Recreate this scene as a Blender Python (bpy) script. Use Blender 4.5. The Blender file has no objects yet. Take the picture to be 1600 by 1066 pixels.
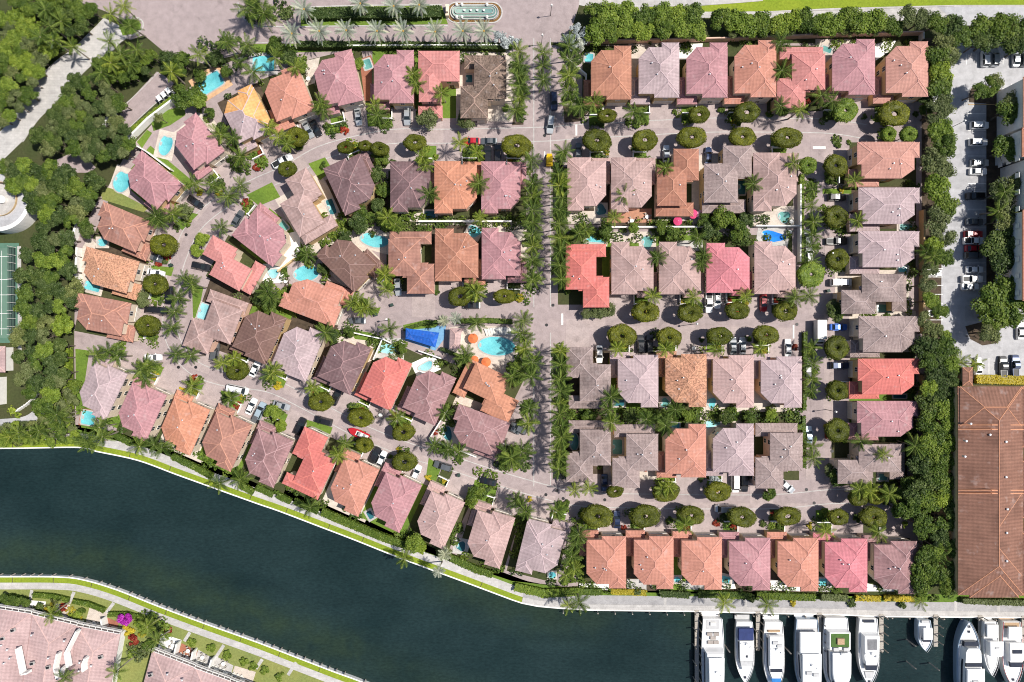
import bpy, bmesh, math, random
from mathutils import Vector, Matrix
random.seed(7)
sc = bpy.context.scene
# ------------------------------------------------------------------ camera, light, exposure
H, S, Z0 = 180.0, 0.17, 3.9925           # camera height, metres per photo pixel on the ground, tracing zoom
cam = bpy.data.cameras.new('camera'); cam.sensor_width = 36; cam.lens = 36*H/(1600*S)
cam.clip_start = 1; cam.clip_end = 3000
camo = bpy.data.objects.new('camera', cam); sc.collection.objects.link(camo)
camo.location = (0, 0, H); sc.camera = camo
SUN_EL, SUN_AZ = math.radians(60), math.radians(82)      # azimuth clockwise from north (+y)
w = bpy.data.worlds.new('World'); sc.world = w; w.use_nodes = True
nt = w.node_tree; sky = nt.nodes.new('ShaderNodeTexSky'); sky.sky_type = 'NISHITA'; sky.sun_disc = False
sky.sun_elevation = SUN_EL; sky.sun_rotation = SUN_AZ
nt.links.new(sky.outputs[0], nt.nodes['Background'].inputs[0]); nt.nodes['Background'].inputs[1].default_value = 0.088
sl = bpy.data.lights.new('sun', 'SUN'); sl.energy = 4.9; sl.angle = math.radians(0.53); sl.color = (1, .95, .88)
so = bpy.data.objects.new('sun', sl); sc.collection.objects.link(so)
sd = Vector((math.cos(SUN_EL)*math.sin(SUN_AZ), math.cos(SUN_EL)*math.cos(SUN_AZ), math.sin(SUN_EL)))
so.rotation_euler = (-sd).to_track_quat('-Z', 'Y').to_euler(); so.location = sd*300
sc.view_settings.view_transform = 'Standard'; sc.view_settings.look = 'None'
sc.view_settings.exposure = 0.24; sc.view_settings.gamma = 1; sc.view_settings.use_curve_mapping = False
sc.cycles.pixel_filter_type = 'BLACKMAN_HARRIS'; sc.cycles.filter_width = 1.05
sc.cycles.max_bounces = 5; sc.cycles.diffuse_bounces = 3; sc.cycles.transparent_max_bounces = 6
# ------------------------------------------------------------------ coordinates
TY = (0, 267, 533, 799)
def T(t, X, Y): return (t//10*400 + X/Z0, TY[t % 10] + Y/Z0)
def G(p, z=0.0):                          # survey coordinates (photo pixels) of a point at height z -> world metres
    k = S*(H-z)/H
    return Vector(((p[0]-800)*k, (533-p[1])*k, z))
C = sc.collection
# ------------------------------------------------------------------ materials
MATS = {}
def nodes(name):
    m = bpy.data.materials.new(name); m.use_nodes = True; MATS[name] = m
    n = m.node_tree; return m, n, n.nodes['Principled BSDF']
def srgb(r, g, b):
    f = lambda c: (c/255/12.92 if c <= 10 else ((c/255+.055)/1.055)**2.4)
    return (f(r), f(g), f(b), 1)
def noise(n, scale, detail=3, coord='Object', dist=0, sx=1, sy=1, sz=1, rough=.55):
    tc = n.nodes.new('ShaderNodeTexCoord'); src = tc.outputs[coord]
    mp = n.nodes.new('ShaderNodeMapping'); mp.inputs['Scale'].default_value = (sx, sy, sz)
    n.links.new(src, mp.inputs[0])
    t = n.nodes.new('ShaderNodeTexNoise'); t.inputs['Scale'].default_value = scale
    t.inputs['Detail'].default_value = detail; t.inputs['Distortion'].default_value = dist; t.inputs['Roughness'].default_value = rough
    n.links.new(mp.outputs[0], t.inputs['Vector']); return t.outputs[0]
def ramp(n, fac, stops):
    r = n.nodes.new('ShaderNodeValToRGB'); e = r.color_ramp.elements
    while len(e) < len(stops): e.new(.5)
    for i, (p, c) in enumerate(stops): e[i].position = p; e[i].color = c if len(c) == 4 else (*c, 1)
    n.links.new(fac, r.inputs[0]); return r.outputs[0]
def mix(n, a, b, fac, mode='MULTIPLY'):
    x = n.nodes.new('ShaderNodeMix'); x.data_type = 'RGBA'; x.blend_type = mode
    for s, v in ((0, fac), (6, a), (7, b)):
        if hasattr(v, 'node'): n.links.new(v, x.inputs[s])
        else: x.inputs[s].default_value = v
    return x.outputs[2]
def bump(n, b, h, strength=.4, dist=.05):
    u = n.nodes.new('ShaderNodeBump'); u.inputs['Strength'].default_value = strength; u.inputs['Distance'].default_value = dist
    n.links.new(h, u.inputs['Height']); n.links.new(u.outputs[0], b.inputs['Normal'])
g_ = lambda v: (v, v, v, 1)
def plain(name, col, rough=.6, metal=0, var=.25, scale=1.2, spec=.3):
    m, n, b = nodes(name)
    f = noise(n, scale, 4); c = mix(n, col, ramp(n, f, [(.3, g_(1-var)), (.7, g_(1+var*.3))]), 1.0)
    n.links.new(c, b.inputs['Base Color']); b.inputs['Roughness'].default_value = rough; b.inputs['Metallic'].default_value = metal
    b.inputs['Specular IOR Level'].default_value = spec; return m
def paving(name, c1, c2, size=1.0, joint=.75):
    m, n, b = nodes(name)
    f1 = noise(n, .035, 5); f2 = noise(n, .6, 5); f3 = noise(n, 6, 2)
    c = mix(n, c1, c2, ramp(n, f1, [(.35, g_(0)), (.65, g_(1))]), 'MIX')
    c = mix(n, c, ramp(n, f2, [(.25, g_(.80)), (.7, g_(1.05))]), 1.0)
    c = mix(n, c, ramp(n, f3, [(.3, g_(.86)), (.7, g_(1.08))]), 1.0)
    tc = n.nodes.new('ShaderNodeTexCoord'); br = n.nodes.new('ShaderNodeTexBrick'); br.inputs['Scale'].default_value = size
    br.inputs['Color1'].default_value = g_(1); br.inputs['Color2'].default_value = g_(.88); br.inputs['Mortar'].default_value = g_(joint)
    br.inputs['Mortar Size'].default_value = .02
    n.links.new(tc.outputs['Object'], br.inputs['Vector']); c = mix(n, c, br.outputs[0], 1.0)
    f6 = noise(n, .32, 4, dist=.8); c = mix(n, c, ramp(n, f6, [(.60, g_(1)), (.74, g_(.80))]), 1.0)       # tyre wear and oil stains
    n.links.new(c, b.inputs['Base Color']); b.inputs['Roughness'].default_value = .85; b.inputs['Specular IOR Level'].default_value = .15
    bump(n, b, f3, .2, .02); return m
def roofmat(name, col, col2, stain=.35, speck=0, course=.07):
    m, n, b = nodes(name)
    tc = n.nodes.new('ShaderNodeTexCoord')
    oi = n.nodes.new('ShaderNodeObjectInfo'); ad = n.nodes.new('ShaderNodeVectorMath'); ad.operation = 'ADD'
    sc3 = n.nodes.new('ShaderNodeVectorMath'); sc3.operation = 'SCALE'; sc3.inputs[3].default_value = 1
    n.links.new(tc.outputs['UV'], ad.inputs[0]); cb = n.nodes.new('ShaderNodeMath'); cb.operation = 'MULTIPLY'; cb.inputs[1].default_value = 91
    n.links.new(oi.outputs['Random'], cb.inputs[0]); n.links.new(cb.outputs[0], ad.inputs[1])
    def nz(scale, sx, sy, det=3):
        mp = n.nodes.new('ShaderNodeMapping'); mp.inputs['Scale'].default_value = (sx, sy, 1); n.links.new(ad.outputs[0], mp.inputs[0])
        t = n.nodes.new('ShaderNodeTexNoise'); t.inputs['Scale'].default_value = scale; t.inputs['Detail'].default_value = det
        n.links.new(mp.outputs[0], t.inputs['Vector']); return t.outputs[0]
    f1 = nz(.22, 1, 1, 5); f2 = nz(1, 1.6, .3, 3); f3 = nz(1, 3.2, 2.4, 1)
    c = mix(n, col, col2, ramp(n, f1, [(.38, g_(0)), (.62, g_(1))]), 'MIX')
    c = mix(n, c, ramp(n, f2, [(.25, g_(1-stain*.32)), (.68, g_(1.03))]), 1.0)
    c = mix(n, c, ramp(n, f3, [(.3, g_(.90-speck)), (.7, g_(1.07+speck))]), 1.0)
    f4 = nz(.13, 1, 1, 4)
    c = mix(n, c, ramp(n, f4, [(.5, g_(1)), (.68, g_(1-stain))]), 1.0)
    # lines of the tile courses
    wv = n.nodes.new('ShaderNodeTexWave'); wv.bands_direction = 'X'; wv.inputs['Scale'].default_value = .36 if course < .2 else .26; wv.inputs['Distortion'].default_value = .7
    wv.inputs['Detail'].default_value = 1
    n.links.new(tc.outputs['UV'], wv.inputs['Vector']); c = mix(n, c, ramp(n, wv.outputs[1], [(0, g_(1-course)), (1, g_(1+course*.6))]), 1.0)
    wy = n.nodes.new('ShaderNodeTexWave'); wy.bands_direction = 'Y'; wy.inputs['Scale'].default_value = .30; wy.inputs['Distortion'].default_value = .5
    n.links.new(tc.outputs['UV'], wy.inputs['Vector']); c = mix(n, c, ramp(n, wy.outputs[1], [(0, g_(.94)), (1, g_(1.03))]), 1.0)
    f5 = nz(.55, 1, 1, 5); c = mix(n, c, (.60, .52, .50, 1), ramp(n, f5, [(.60, g_(0)), (.80, g_(.26))]), 'MIX')      # chalky bloom on old tiles
    n.links.new(c, b.inputs['Base Color']); b.inputs['Roughness'].default_value = .8; b.inputs['Specular IOR Level'].default_value = .2
    bump(n, b, wv.outputs[1], .5, .05); return m
def leafmat(name, c1, c2, c3, trans=.22, rough=.5):
    m = bpy.data.materials.new(name); m.use_nodes = True; MATS[name] = m; n = m.node_tree
    n.nodes.remove(n.nodes['Principled BSDF'])
    at = n.nodes.new('ShaderNodeAttribute'); at.attribute_name = 'tint'
    c = ramp(n, at.outputs['Fac'], [(.0, c1), (.5, c2), (1, c3)])
    oi = n.nodes.new('ShaderNodeObjectInfo')
    c = mix(n, c, ramp(n, oi.outputs['Random'], [(0, (.78, .82, .8, 1)), (.5, (1, 1, 1, 1)), (1, (1.22, 1.16, .95, 1))]), 1.0)
    d = n.nodes.new('ShaderNodeBsdfDiffuse'); t = n.nodes.new('ShaderNodeBsdfTranslucent'); gl = n.nodes.new('ShaderNodeBsdfGlossy')
    gl.inputs['Roughness'].default_value = rough; gl.inputs['Color'].default_value = g_(.7)
    for s in (d, t): n.links.new(c, s.inputs['Color'])
    m1 = n.nodes.new('ShaderNodeMixShader'); m1.inputs[0].default_value = trans; n.links.new(d.outputs[0], m1.inputs[1]); n.links.new(t.outputs[0], m1.inputs[2])
    m2 = n.nodes.new('ShaderNodeMixShader'); m2.inputs[0].default_value = .018; n.links.new(m1.outputs[0], m2.inputs[1]); n.links.new(gl.outputs[0], m2.inputs[2])
    n.links.new(m2.outputs[0], n.nodes['Material Output'].inputs[0]); return m
def grassmat(name, c1, c2):
    m, n, b = nodes(name); f1 = noise(n, .12, 5); f2 = noise(n, 1.8, 4); f3 = noise(n, 9, 2)
    c = mix(n, c1, c2, ramp(n, f1, [(.35, g_(0)), (.65, g_(1))]), 'MIX')
    c = mix(n, c, ramp(n, f2, [(.3, g_(.78)), (.7, g_(1.1))]), 1.0); c = mix(n, c, ramp(n, f3, [(.3, g_(.75)), (.7, g_(1.15))]), 1.0)
    n.links.new(c, b.inputs['Base Color']); b.inputs['Roughness'].default_value = .9; b.inputs['Specular IOR Level'].default_value = .1; return m

PAVE = paving('street pavers', (.425, .345, .335, 1), (.375, .305, .30, 1), 2.2, .88)
ROADP = paving('road pavers', (.405, .33, .325, 1), (.36, .295, .29, 1), 2.6, .9)
DRIVE = paving('driveway pavers', (.47, .385, .37, 1), (.42, .345, .33, 1), 1.6, .85)
CONC = paving('concrete', (.55, .525, .50, 1), (.48, .46, .44, 1), .35, .85)
TRAV = paving('travertine', (.68, .60, .52, 1), (.60, .52, .45, 1), .9, .85)
TERRA = paving('terracotta paving', (.40, .16, .10, 1), (.34, .14, .09, 1), 1.2, .8)
ASPH = paving('asphalt', (.48, .475, .485, 1), (.435, .43, .44, 1), .05, 1.0)
QUAY = paving('quay slabs', (.42, .405, .40, 1), (.37, .36, .36, 1), .8, .9)
SOIL = plain('soil', (.085, .062, .042, 1), .95, var=.5, scale=.8)
GRASS = grassmat('lawn', (.15, .23, .035, 1), (.11, .18, .03, 1))
GRASSB = grassmat('bright lawn', (.25, .31, .03, 1), (.20, .27, .025, 1))
GRASSD = grassmat('dry lawn', (.25, .26, .08, 1), (.19, .23, .07, 1))
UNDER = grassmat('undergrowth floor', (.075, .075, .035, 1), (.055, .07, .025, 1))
WHITE = plain('white render', (.80, .78, .74, 1), .7, var=.1)
PAINT = plain('road paint', (.78, .77, .74, 1), .7, var=.2)
CREAM = plain('cream wall', (.72, .60, .47, 1), .8, var=.15)
YELL = plain('ochre wall', (.62, .44, .23, 1), .8, var=.15)
PEACH = plain('peach wall', (.72, .47, .36, 1), .8, var=.15)
WALLM = [CREAM, YELL, PEACH, CREAM]
DARK = plain('dark trim', (.02, .02, .022, 1), .5, var=.2)
GLASS = plain('window glass', (.02, .028, .035, 1), .12, var=.2, spec=.6)
BARK = plain('bark', (.16, .13, .10, 1), .9, var=.4, scale=4)
PBARK = plain('palm bark', (.30, .26, .21, 1), .9, var=.35, scale=4)
GREYP = plain('grey plastic', (.28, .28, .29, 1), .5, var=.15)
WOOD = plain('weathered timber', (.42, .38, .33, 1), .85, var=.3, scale=3)
STEEL = plain('pale metal', (.6, .6, .62, 1), .4, metal=.4, var=.1)
TYRE = plain('tyre rubber', (.02, .02, .02, 1), .8)
ROOFS = {
 'rosy': roofmat('dusty coral tile', (.49, .255, .205, 1), (.43, .22, .18, 1), .22),
 'salmon': roofmat('salmon tile', (0.518, 0.239, 0.178, 1), (0.458, 0.209, 0.153, 1), .22),
 'orange': roofmat('orange tile', (0.526, 0.244, 0.158, 1), (0.466, 0.203, 0.127, 1), .25),
 'terracotta': roofmat('terracotta tile', (0.417, 0.196, 0.131, 1), (0.327, 0.149, 0.103, 1), .35),
 'speckled': roofmat('mottled tile', (0.478, 0.255, 0.159, 1), (0.428, 0.218, 0.140, 1), .22, .34),
 'rust': roofmat('rust brown tile', (0.399, 0.207, 0.157, 1), (0.339, 0.170, 0.133, 1), .3),
 'pink': roofmat('pink tile', (0.430, 0.225, 0.238, 1), (0.370, 0.192, 0.206, 1), .25),
 'hotpink': roofmat('hot pink tile', (0.552, 0.200, 0.228, 1), (0.503, 0.183, 0.206, 1), .15),
 'red': roofmat('red tile', (0.557, 0.169, 0.146, 1), (0.508, 0.152, 0.134, 1), .15),
 'coral': roofmat('coral tile', (0.535, 0.229, 0.210, 1), (0.475, 0.196, 0.182, 1), .2),
 'mauve': roofmat('mauve tile', (0.338, 0.193, 0.194, 1), (0.272, 0.155, 0.156, 1), .35),
 'plum': roofmat('dark mauve tile', (0.207, 0.130, 0.134, 1), (0.167, 0.103, 0.107, 1), .35),
 'brown': roofmat('brown tile', (0.196, 0.118, 0.096, 1), (0.161, 0.092, 0.078, 1), .35),
 'lilac': roofmat('lilac grey tile', (0.444, 0.343, 0.348, 1), (0.377, 0.288, 0.294, 1), .25),
 'tan': roofmat('tan tile', (0.440, 0.302, 0.276, 1), (0.363, 0.247, 0.226, 1), .33),
 'grey': roofmat('grey mauve tile', (0.356, 0.275, 0.257, 1), (0.287, 0.217, 0.205, 1), .4, .08),
 'rosetan': roofmat('rose tan tile', (0.477, 0.326, 0.304, 1), (0.416, 0.279, 0.260, 1), .28),
 'barkbrown': roofmat('mottled brown tile', (0.214, 0.154, 0.122, 1), (0.152, 0.107, 0.084, 1), .3, .38),
 'condo': roofmat('clay barrel tile', (0.245, 0.126, 0.090, 1), (0.208, 0.105, 0.075, 1), .35, 0, .14),
 'town': roofmat('dusty rose tile', (0.468, 0.331, 0.318, 1), (0.417, 0.289, 0.280, 1), .22),
 'ply': roofmat('bare plywood', (.68, .40, .16, 1), (.62, .30, .11, 1), .15),
 'blue': roofmat('blue tarpaulin', (.02, .12, .50, 1), (.018, .10, .44, 1), .1),
}
RIDGE = {}
def ridgemat(k):
    if k not in RIDGE:
        c = {'grey': (.42, .33, .315, 1), 'plum': (.34, .21, .21, 1), 'brown': (.30, .185, .16, 1), 'barkbrown': (.40, .27, .22, 1), 'lilac': (.55, .42, .43, 1),
             'mauve': (.45, .28, .28, 1), 'blue': (.02, .12, .5, 1), 'rust': (.55, .28, .2, 1), 'condo': (.55, .26, .15, 1)}.get(k, None)
        if c is None:
            src = {'salmon': (.52, .235, .175), 'rosy': (.5, .26, .21), 'orange': (.53, .235, .145), 'terracotta': (.47, .22, .14), 'speckled': (.5, .25, .15), 'pink': (.45, .22, .235),
                   'hotpink': (.56, .19, .215), 'red': (.62, .18, .14), 'coral': (.56, .22, .2), 'tan': (.45, .31, .285), 'rosetan': (.5, .33, .305), 'town': (.5, .33, .3), 'ply': (.6, .4, .2)}[k]
            c = tuple(min(.8, x*1.08+.035) for x in src)+(1,)
        RIDGE[k] = plain('ridge '+k, c, .75, var=.2)
    return RIDGE[k]
L_OAK = leafmat('oak leaves', (.016, .034, .008), (.058, .094, .022), (.16, .20, .07))
L_FIC = leafmat('ficus leaves', (.035, .07, .012), (.085, .135, .02), (.18, .235, .045))
L_LIME = leafmat('bright leaves', (.07, .12, .015), (.16, .23, .03), (.30, .36, .06))
L_OLIVE = leafmat('olive leaves', (.06, .08, .025), (.13, .16, .055), (.25, .27, .12))
L_RING = leafmat('clipped hedge leaves', (.035, .043, .004), (.095, .108, .010), (.20, .21, .025), .12)
L_PALM = leafmat('palm leaflets', (.016, .036, .007), (.060, .105, .016), (.22, .28, .06))
L_PALM2 = leafmat('yellow palm leaflets', (.03, .06, .008), (.11, .165, .02), (.32, .36, .07))
L_DATE = leafmat('silvery palm leaflets', (.12, .15, .11), (.28, .32, .25), (.52, .54, .44))
L_SILVER = leafmat('silver leaves', (.22, .25, .25), (.42, .46, .46), (.66, .69, .70))
L_MAG = leafmat('magenta blossom', (.25, .01, .22), (.42, .03, .38), (.6, .08, .55))
L_RED = leafmat('red leaves', (.12, .015, .012), (.28, .03, .02), (.4, .10, .05))
L_YEL = leafmat('yellow leaves', (.20, .17, .015), (.42, .34, .03), (.6, .5, .06))
# ------------------------------------------------------------------ mesh helper
class MB:
    def __init__(s): s.v = []; s.f = []; s.m = []; s.uv = []; s.t = []
    def add(s, vs, fs, mi=0, uv=None, t=None):
        o = len(s.v); s.v += [tuple(p) for p in vs]
        for k, f in enumerate(fs):
            s.f.append([o+i for i in f]); s.m.append(mi); s.uv.append(uv[k] if uv else None); s.t.append(.5 if t is None else t)
        return s
    def box(s, x0, y0, z0, x1, y1, z1, mi=0):
        return s.add([(x0,y0,z0),(x1,y0,z0),(x1,y1,z0),(x0,y1,z0),(x0,y0,z1),(x1,y0,z1),(x1,y1,z1),(x0,y1,z1)],
                     [(0,3,2,1),(4,5,6,7),(0,1,5,4),(1,2,6,5),(2,3,7,6),(3,0,4,7)], mi)
    def prism(s, P, z0, z1, mi=0, top=None, bottom=True):
        n = len(P); q = [(p[0], p[1], z0) for p in P]+[(p[0], p[1], z1) for p in (top or P)]
        fs = [tuple(range(n, 2*n))]+[(i, (i+1) % n, n+(i+1) % n, n+i) for i in range(n)]
        if bottom: fs.append(tuple(range(n-1, -1, -1)))
        return s.add(q, fs, mi)
    def bar(s, a, b, wd, ht, mi=0):
        a, b = Vector(a), Vector(b); d = b-a
        if d.length < .02: return s
        side = d.cross(Vector((0, 0, 1)))
        if side.length < 1e-4: side = Vector((1, 0, 0))
        side.normalize(); up = side.cross(d).normalized()*ht; side *= wd/2
        return s.add([a-side-up*.5, a+side-up*.5, b+side-up*.5, b-side-up*.5, a-side*.5+up*.5, a+side*.5+up*.5, b+side*.5+up*.5, b-side*.5+up*.5],
                     [(0,3,2,1),(4,5,6,7),(0,1,5,4),(1,2,6,5),(2,3,7,6),(3,0,4,7)], mi)
    def tube(s, pts, rs, n=7, mi=0):
        o = len(s.v); k = len(pts); pts = [Vector(p) for p in pts]
        for i, p in enumerate(pts):
            d = (pts[min(i+1, k-1)]-pts[max(i-1, 0)]).normalized(); a = d.orthogonal().normalized(); b = d.cross(a)
            for j in range(n):
                t = 2*math.pi*j/n; s.v.append(tuple(p+a*math.cos(t)*rs[i]+b*math.sin(t)*rs[i]))
        fs = [(i*n+j, i*n+(j+1) % n, (i+1)*n+(j+1) % n, (i+1)*n+j) for i in range(k-1) for j in range(n)]+[tuple(range((k-1)*n, k*n)), tuple(range(n-1, -1, -1))]
        for f in fs: s.f.append([o+i for i in f]); s.m.append(mi); s.uv.append(None); s.t.append(.5)
        return s
    def cyl(s, x, y, z0, z1, r, n=12, mi=0, r2=None):
        P = [(x+r*math.cos(2*math.pi*i/n), y+r*math.sin(2*math.pi*i/n)) for i in range(n)]
        r2 = r if r2 is None else r2
        Q = [(x+r2*math.cos(2*math.pi*i/n), y+r2*math.sin(2*math.pi*i/n)) for i in range(n)]
        return s.prism(P, z0, z1, mi, Q)
    def mesh(s, name, mats, tint=False, smooth=False):
        me = bpy.data.meshes.new(name); me.from_pydata(s.v, [], s.f)
        for m in (mats if isinstance(mats, (list, tuple)) else [mats]): me.materials.append(m)
        me.polygons.foreach_set('material_index', s.m)
        if smooth: me.polygons.foreach_set('use_smooth', [True]*len(s.f))
        if any(u is not None for u in s.uv):
            l = me.uv_layers.new(name='UV'); d = []
            for f, u in zip(s.f, s.uv):
                d += [c for p in (u or [(0, 0)]*len(f)) for c in p]
            l.data.foreach_set('uv', d)
        if tint:
            a = me.attributes.new('tint', 'FLOAT', 'FACE'); a.data.foreach_set('value', s.t)
        me.validate(); return me
    def build(s, name, mats, parent=None, loc=None, **k):
        return link(name, s.mesh(name, mats, **k), parent, loc)
def link(name, me, parent=None, loc=None, rot=0, scl=None):
    o = bpy.data.objects.new(name, me); C.objects.link(o)
    if parent: o.parent = parent
    if loc is not None: o.location = loc
    if rot: o.rotation_euler = (0, 0, rot)
    if scl is not None: o.scale = (scl, scl, scl) if not hasattr(scl, '__len__') else scl
    return o
THINGS = []
def tag(o, label, cat, group=None, same=False):
    o['label'] = label; o['category'] = cat
    if group: o['group'] = group
    THINGS.append((o, same)); return o
def thing(name, label, cat, loc=(0, 0, 0), rot=0, group=None, same=False, scl=None):
    o = bpy.data.objects.new(name, None); C.objects.link(o); o.location = loc; o.rotation_euler = (0, 0, rot); o.empty_display_size = .5
    if scl: o.scale = (scl, scl, scl)
    return tag(o, label, cat, group, same)
def struct(o, kind='structure'): o['kind'] = kind; return o
# ------------------------------------------------------------------ ground sheets
def poly_mesh(P, z, name, mat, kind='structure', jitter=0):
    bm = bmesh.new(); vs = [bm.verts.new((p.x, p.y, z)) for p in P]
    f = bm.faces.new(vs); bmesh.ops.triangulate(bm, faces=[f])
    for q in bm.faces:
        if q.normal.z < 0: q.normal_flip()
    me = bpy.data.meshes.new(name); bm.to_mesh(me); bm.free(); me.materials.append(mat)
    return struct(link(name, me), kind)
def sheet(name, px, z, mat, kind='structure'): return poly_mesh([G(p) for p in px], z, name, mat, kind)
def smooth_line(px, step=6):
    out = []
    for i in range(len(px)-1):
        p0, p1, p2, p3 = px[max(i-1, 0)], px[i], px[i+1], px[min(i+2, len(px)-1)]
        n = max(1, int(math.dist(p1, p2)/step))
        for k in range(n):
            t = k/n; out.append(tuple(.5*((2*b)+(-a+c)*t+(2*a-5*b+4*c-d)*t*t+(-a+3*b-3*c+d)*t**3) for a, b, c, d in zip(p0, p1, p2, p3)))
    return out+[tuple(px[-1])]
def offset_line(px, d):
    r = []
    for i, p in enumerate(px):
        a, b = px[max(i-1, 0)], px[min(i+1, len(px)-1)]; tx, ty = b[0]-a[0], b[1]-a[1]; L = math.hypot(tx, ty) or 1
        r.append((p[0]+ty/L*d, p[1]-tx/L*d))      # positive d: to the upper side for a line drawn left to right
    return r
def strip(name, px, d0, d1, z, mat, z0=None, kind='structure'):
    a, b = [G(p) for p in offset_line(px, d0)], [G(p) for p in offset_line(px, d1)]
    n = len(a); mb = MB(); vs = [(p.x, p.y, z) for p in a]+[(p.x, p.y, z) for p in b]
    fs = [(i, i+1, n+i+1, n+i) for i in range(n-1)]
    if z0 is not None:
        vs += [(p.x, p.y, z0) for p in a]+[(p.x, p.y, z0) for p in b]
        for i in range(n-1): fs += [(2*n+i, 2*n+i+1, i+1, i), (n+i, n+i+1, 3*n+i+1, 3*n+i)]
        fs += [(0, n, 3*n, 2*n), (n-1, 3*n-1, 4*n-1, 2*n-1)]
    mb.add(vs, fs); return struct(mb.build(name, mat), kind)
# ------------------------------------------------------------------ land and water
NB = smooth_line([(-900,702),(-300,702),(0,701.5),(123,700),(150,706),(215,720),(275,742),(325,760),(400,787),(435,799),(498,823),(553,844),(613,868),(663,887),(720,908),(776,929),(800,938)], 12)
NB += [(815,943),(840,948),(873,951),(920,954),(1085,956),(1200,959),(1300,961),(1375,964),(1600,966),(1900,970),(2600,980)]
SB = smooth_line([(-900,900),(-200,900),(0,900),(93,900.5),(133,905.5),(183,920.5),(250,947),(320,973),(400,1001.5),(463,1025.7),(525,1049.5),(570,1066),(700,1118),(900,1200),(1200,1320)], 12)
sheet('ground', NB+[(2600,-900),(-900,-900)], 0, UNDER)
sheet('far_bank_ground', SB+[(1200,2200),(-900,2200)], 0, GRASSD)
m, n, b = nodes('canal water')
at = n.nodes.new('ShaderNodeAttribute'); at.attribute_name = 'tint'
f1 = noise(n, .045, 4); f2 = noise(n, .9, 3, sx=1, sy=2.2); f3 = noise(n, .16, 4, dist=.6)
c = mix(n, (.0085, .0195, .020, 1), (.014, .0285, .029, 1), ramp(n, f1, [(.35, g_(0)), (.65, g_(1))]), 'MIX')
c = mix(n, c, (.024, .040, .022, 1), mix(n, at.outputs['Fac'], ramp(n, f3, [(.3, g_(.35)), (.6, g_(1))]), 1.0), 'MIX')
c = mix(n, c, ramp(n, f2, [(.3, g_(.80)), (.7, g_(1.22))]), 1.0)  # ripple glints painted into the water colour as fine light and dark speckle
f4 = noise(n, .05, 4, dist=1.5, sx=.35, sy=1.6); c = mix(n, c, ramp(n, f4, [(.35, g_(.94)), (.62, g_(1.07))]), 1.0)  # wind streaks on the surface, likewise put into the colour
n.links.new(c, b.inputs['Base Color']); n.links.new(ramp(n, f4, [(.35, g_(.08)), (.65, g_(.16))]), b.inputs['Roughness']); b.inputs['IOR'].default_value = 1.33
bump(n, b, noise(n, 1.3, 5, sx=1.0, sy=1.7, rough=.7), .5, .15); WATER = m
# algae band along the two walls: a per-face property of the bed seen through the shallows
wb = bmesh.new(); bmesh.ops.create_grid(wb, x_segments=150, y_segments=75, size=1)
x0, x1, y0, y1 = -200, 240, -300, -20
for v in wb.verts: v.co = Vector(((x0+x1)/2+v.co.x*(x1-x0)/2, (y0+y1)/2+v.co.y*(y1-y0)/2, -1.0))
wm = bpy.data.meshes.new('canal_water'); wb.to_mesh(wm); wb.free(); wm.materials.append(WATER)
at = wm.attributes.new('tint', 'FLOAT', 'POINT')
SBw = [G(p) for p in SB if -200 < p[0] < 1000]; NBw = [G(p) for p in NB if 700 < p[0] < 1200]
vals = []
for v in wm.vertices:
    d = min((p.xy-v.co.xy).length for p in SBw); e = min((p.xy-v.co.xy).length for p in NBw)
    s = max(0, 1-abs(d-6)/7)*.85 if v.co.x < -40 else max(0, 1-abs(d-6)/7)*.4
    vals.append(max(s, max(0, 1-e/11)*.75))
at.data.foreach_set('value', vals); struct(link('canal_water', wm))
mb = MB(); mb.box(-600, -600, -9, 700, 200, -6); struct(mb.build('canal_bed', SOIL))
mb = MB(); mb.box(-900, -900, -6.5, -200.01, 100, -1.0); mb.box(240.01, -900, -6.5, 900, 100, -1.0); struct(mb.build('outer_water', WATER))
# sea walls, verges and walks on both banks
NW = [p for p in NB if p[0] <= 880]; NE = [p for p in NB if p[0] >= 815]
strip('seawall', NB, 0, 1.9, .18, WHITE, -7)
strip('far_seawall', SB, -1.9, 0, .18, WHITE, -7)
strip('verge', [p for p in NB if p[0] <= 873], 1.9, 10, .03, GRASSB); strip('canal_walk', [p for p in NB if p[0] <= 905], 10, 23, .04, CONC)
strip('garden_strip', [p for p in NB if p[0] <= 905], 23, 36, .02, GRASS)
strip('quay', NE, 1.9, 10, .12, CONC, -.2); strip('quay_walk', NE, 10, 24, .06, QUAY); strip('quay_garden', [p for p in NE if p[0] >= 890], 24, 36, .02, GRASS)
for x in (1039, 1165, 1325, 1493, 1560): sheet('quay_band', [(x-2.2, 931+(x-1039)*.018), (x+2.2, 931+(x-1039)*.018), (x+2.2, 949+(x-1039)*.018), (x-2.2, 949+(x-1039)*.018)], .075, CONC)
strip('far_verge', SB, -10.5, -1.9, .03, GRASSB); strip('far_walk', SB, -21, -10.5, .04, CONC)
acc = 0; last = None                                            # joints cut across both verges
for line, a, bb in ((NB, 1.9, 10), (SB, -10.5, -1.9)):
    acc = 0
    for i in range(1, len(line)):
        acc += math.dist(line[i-1], line[i])
        if acc > 56 and 0 < line[i][0] < 870:
            acc = 0; t = Vector((line[i][0]-line[i-1][0], line[i][1]-line[i-1][1])).normalized(); nn = Vector((t.y, -t.x)); p = Vector(line[i])
            q = [p+nn*a-t*.5, p+nn*bb-t*.5, p+nn*bb+t*.5, p+nn*a+t*.5]; sheet('verge_joint', q, .045, SOIL)
post = MB(); post.cyl(0, 0, -1.6, .55, .16, 8); pm = post.mesh('seawall_post', WOOD)
acc = 0
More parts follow.
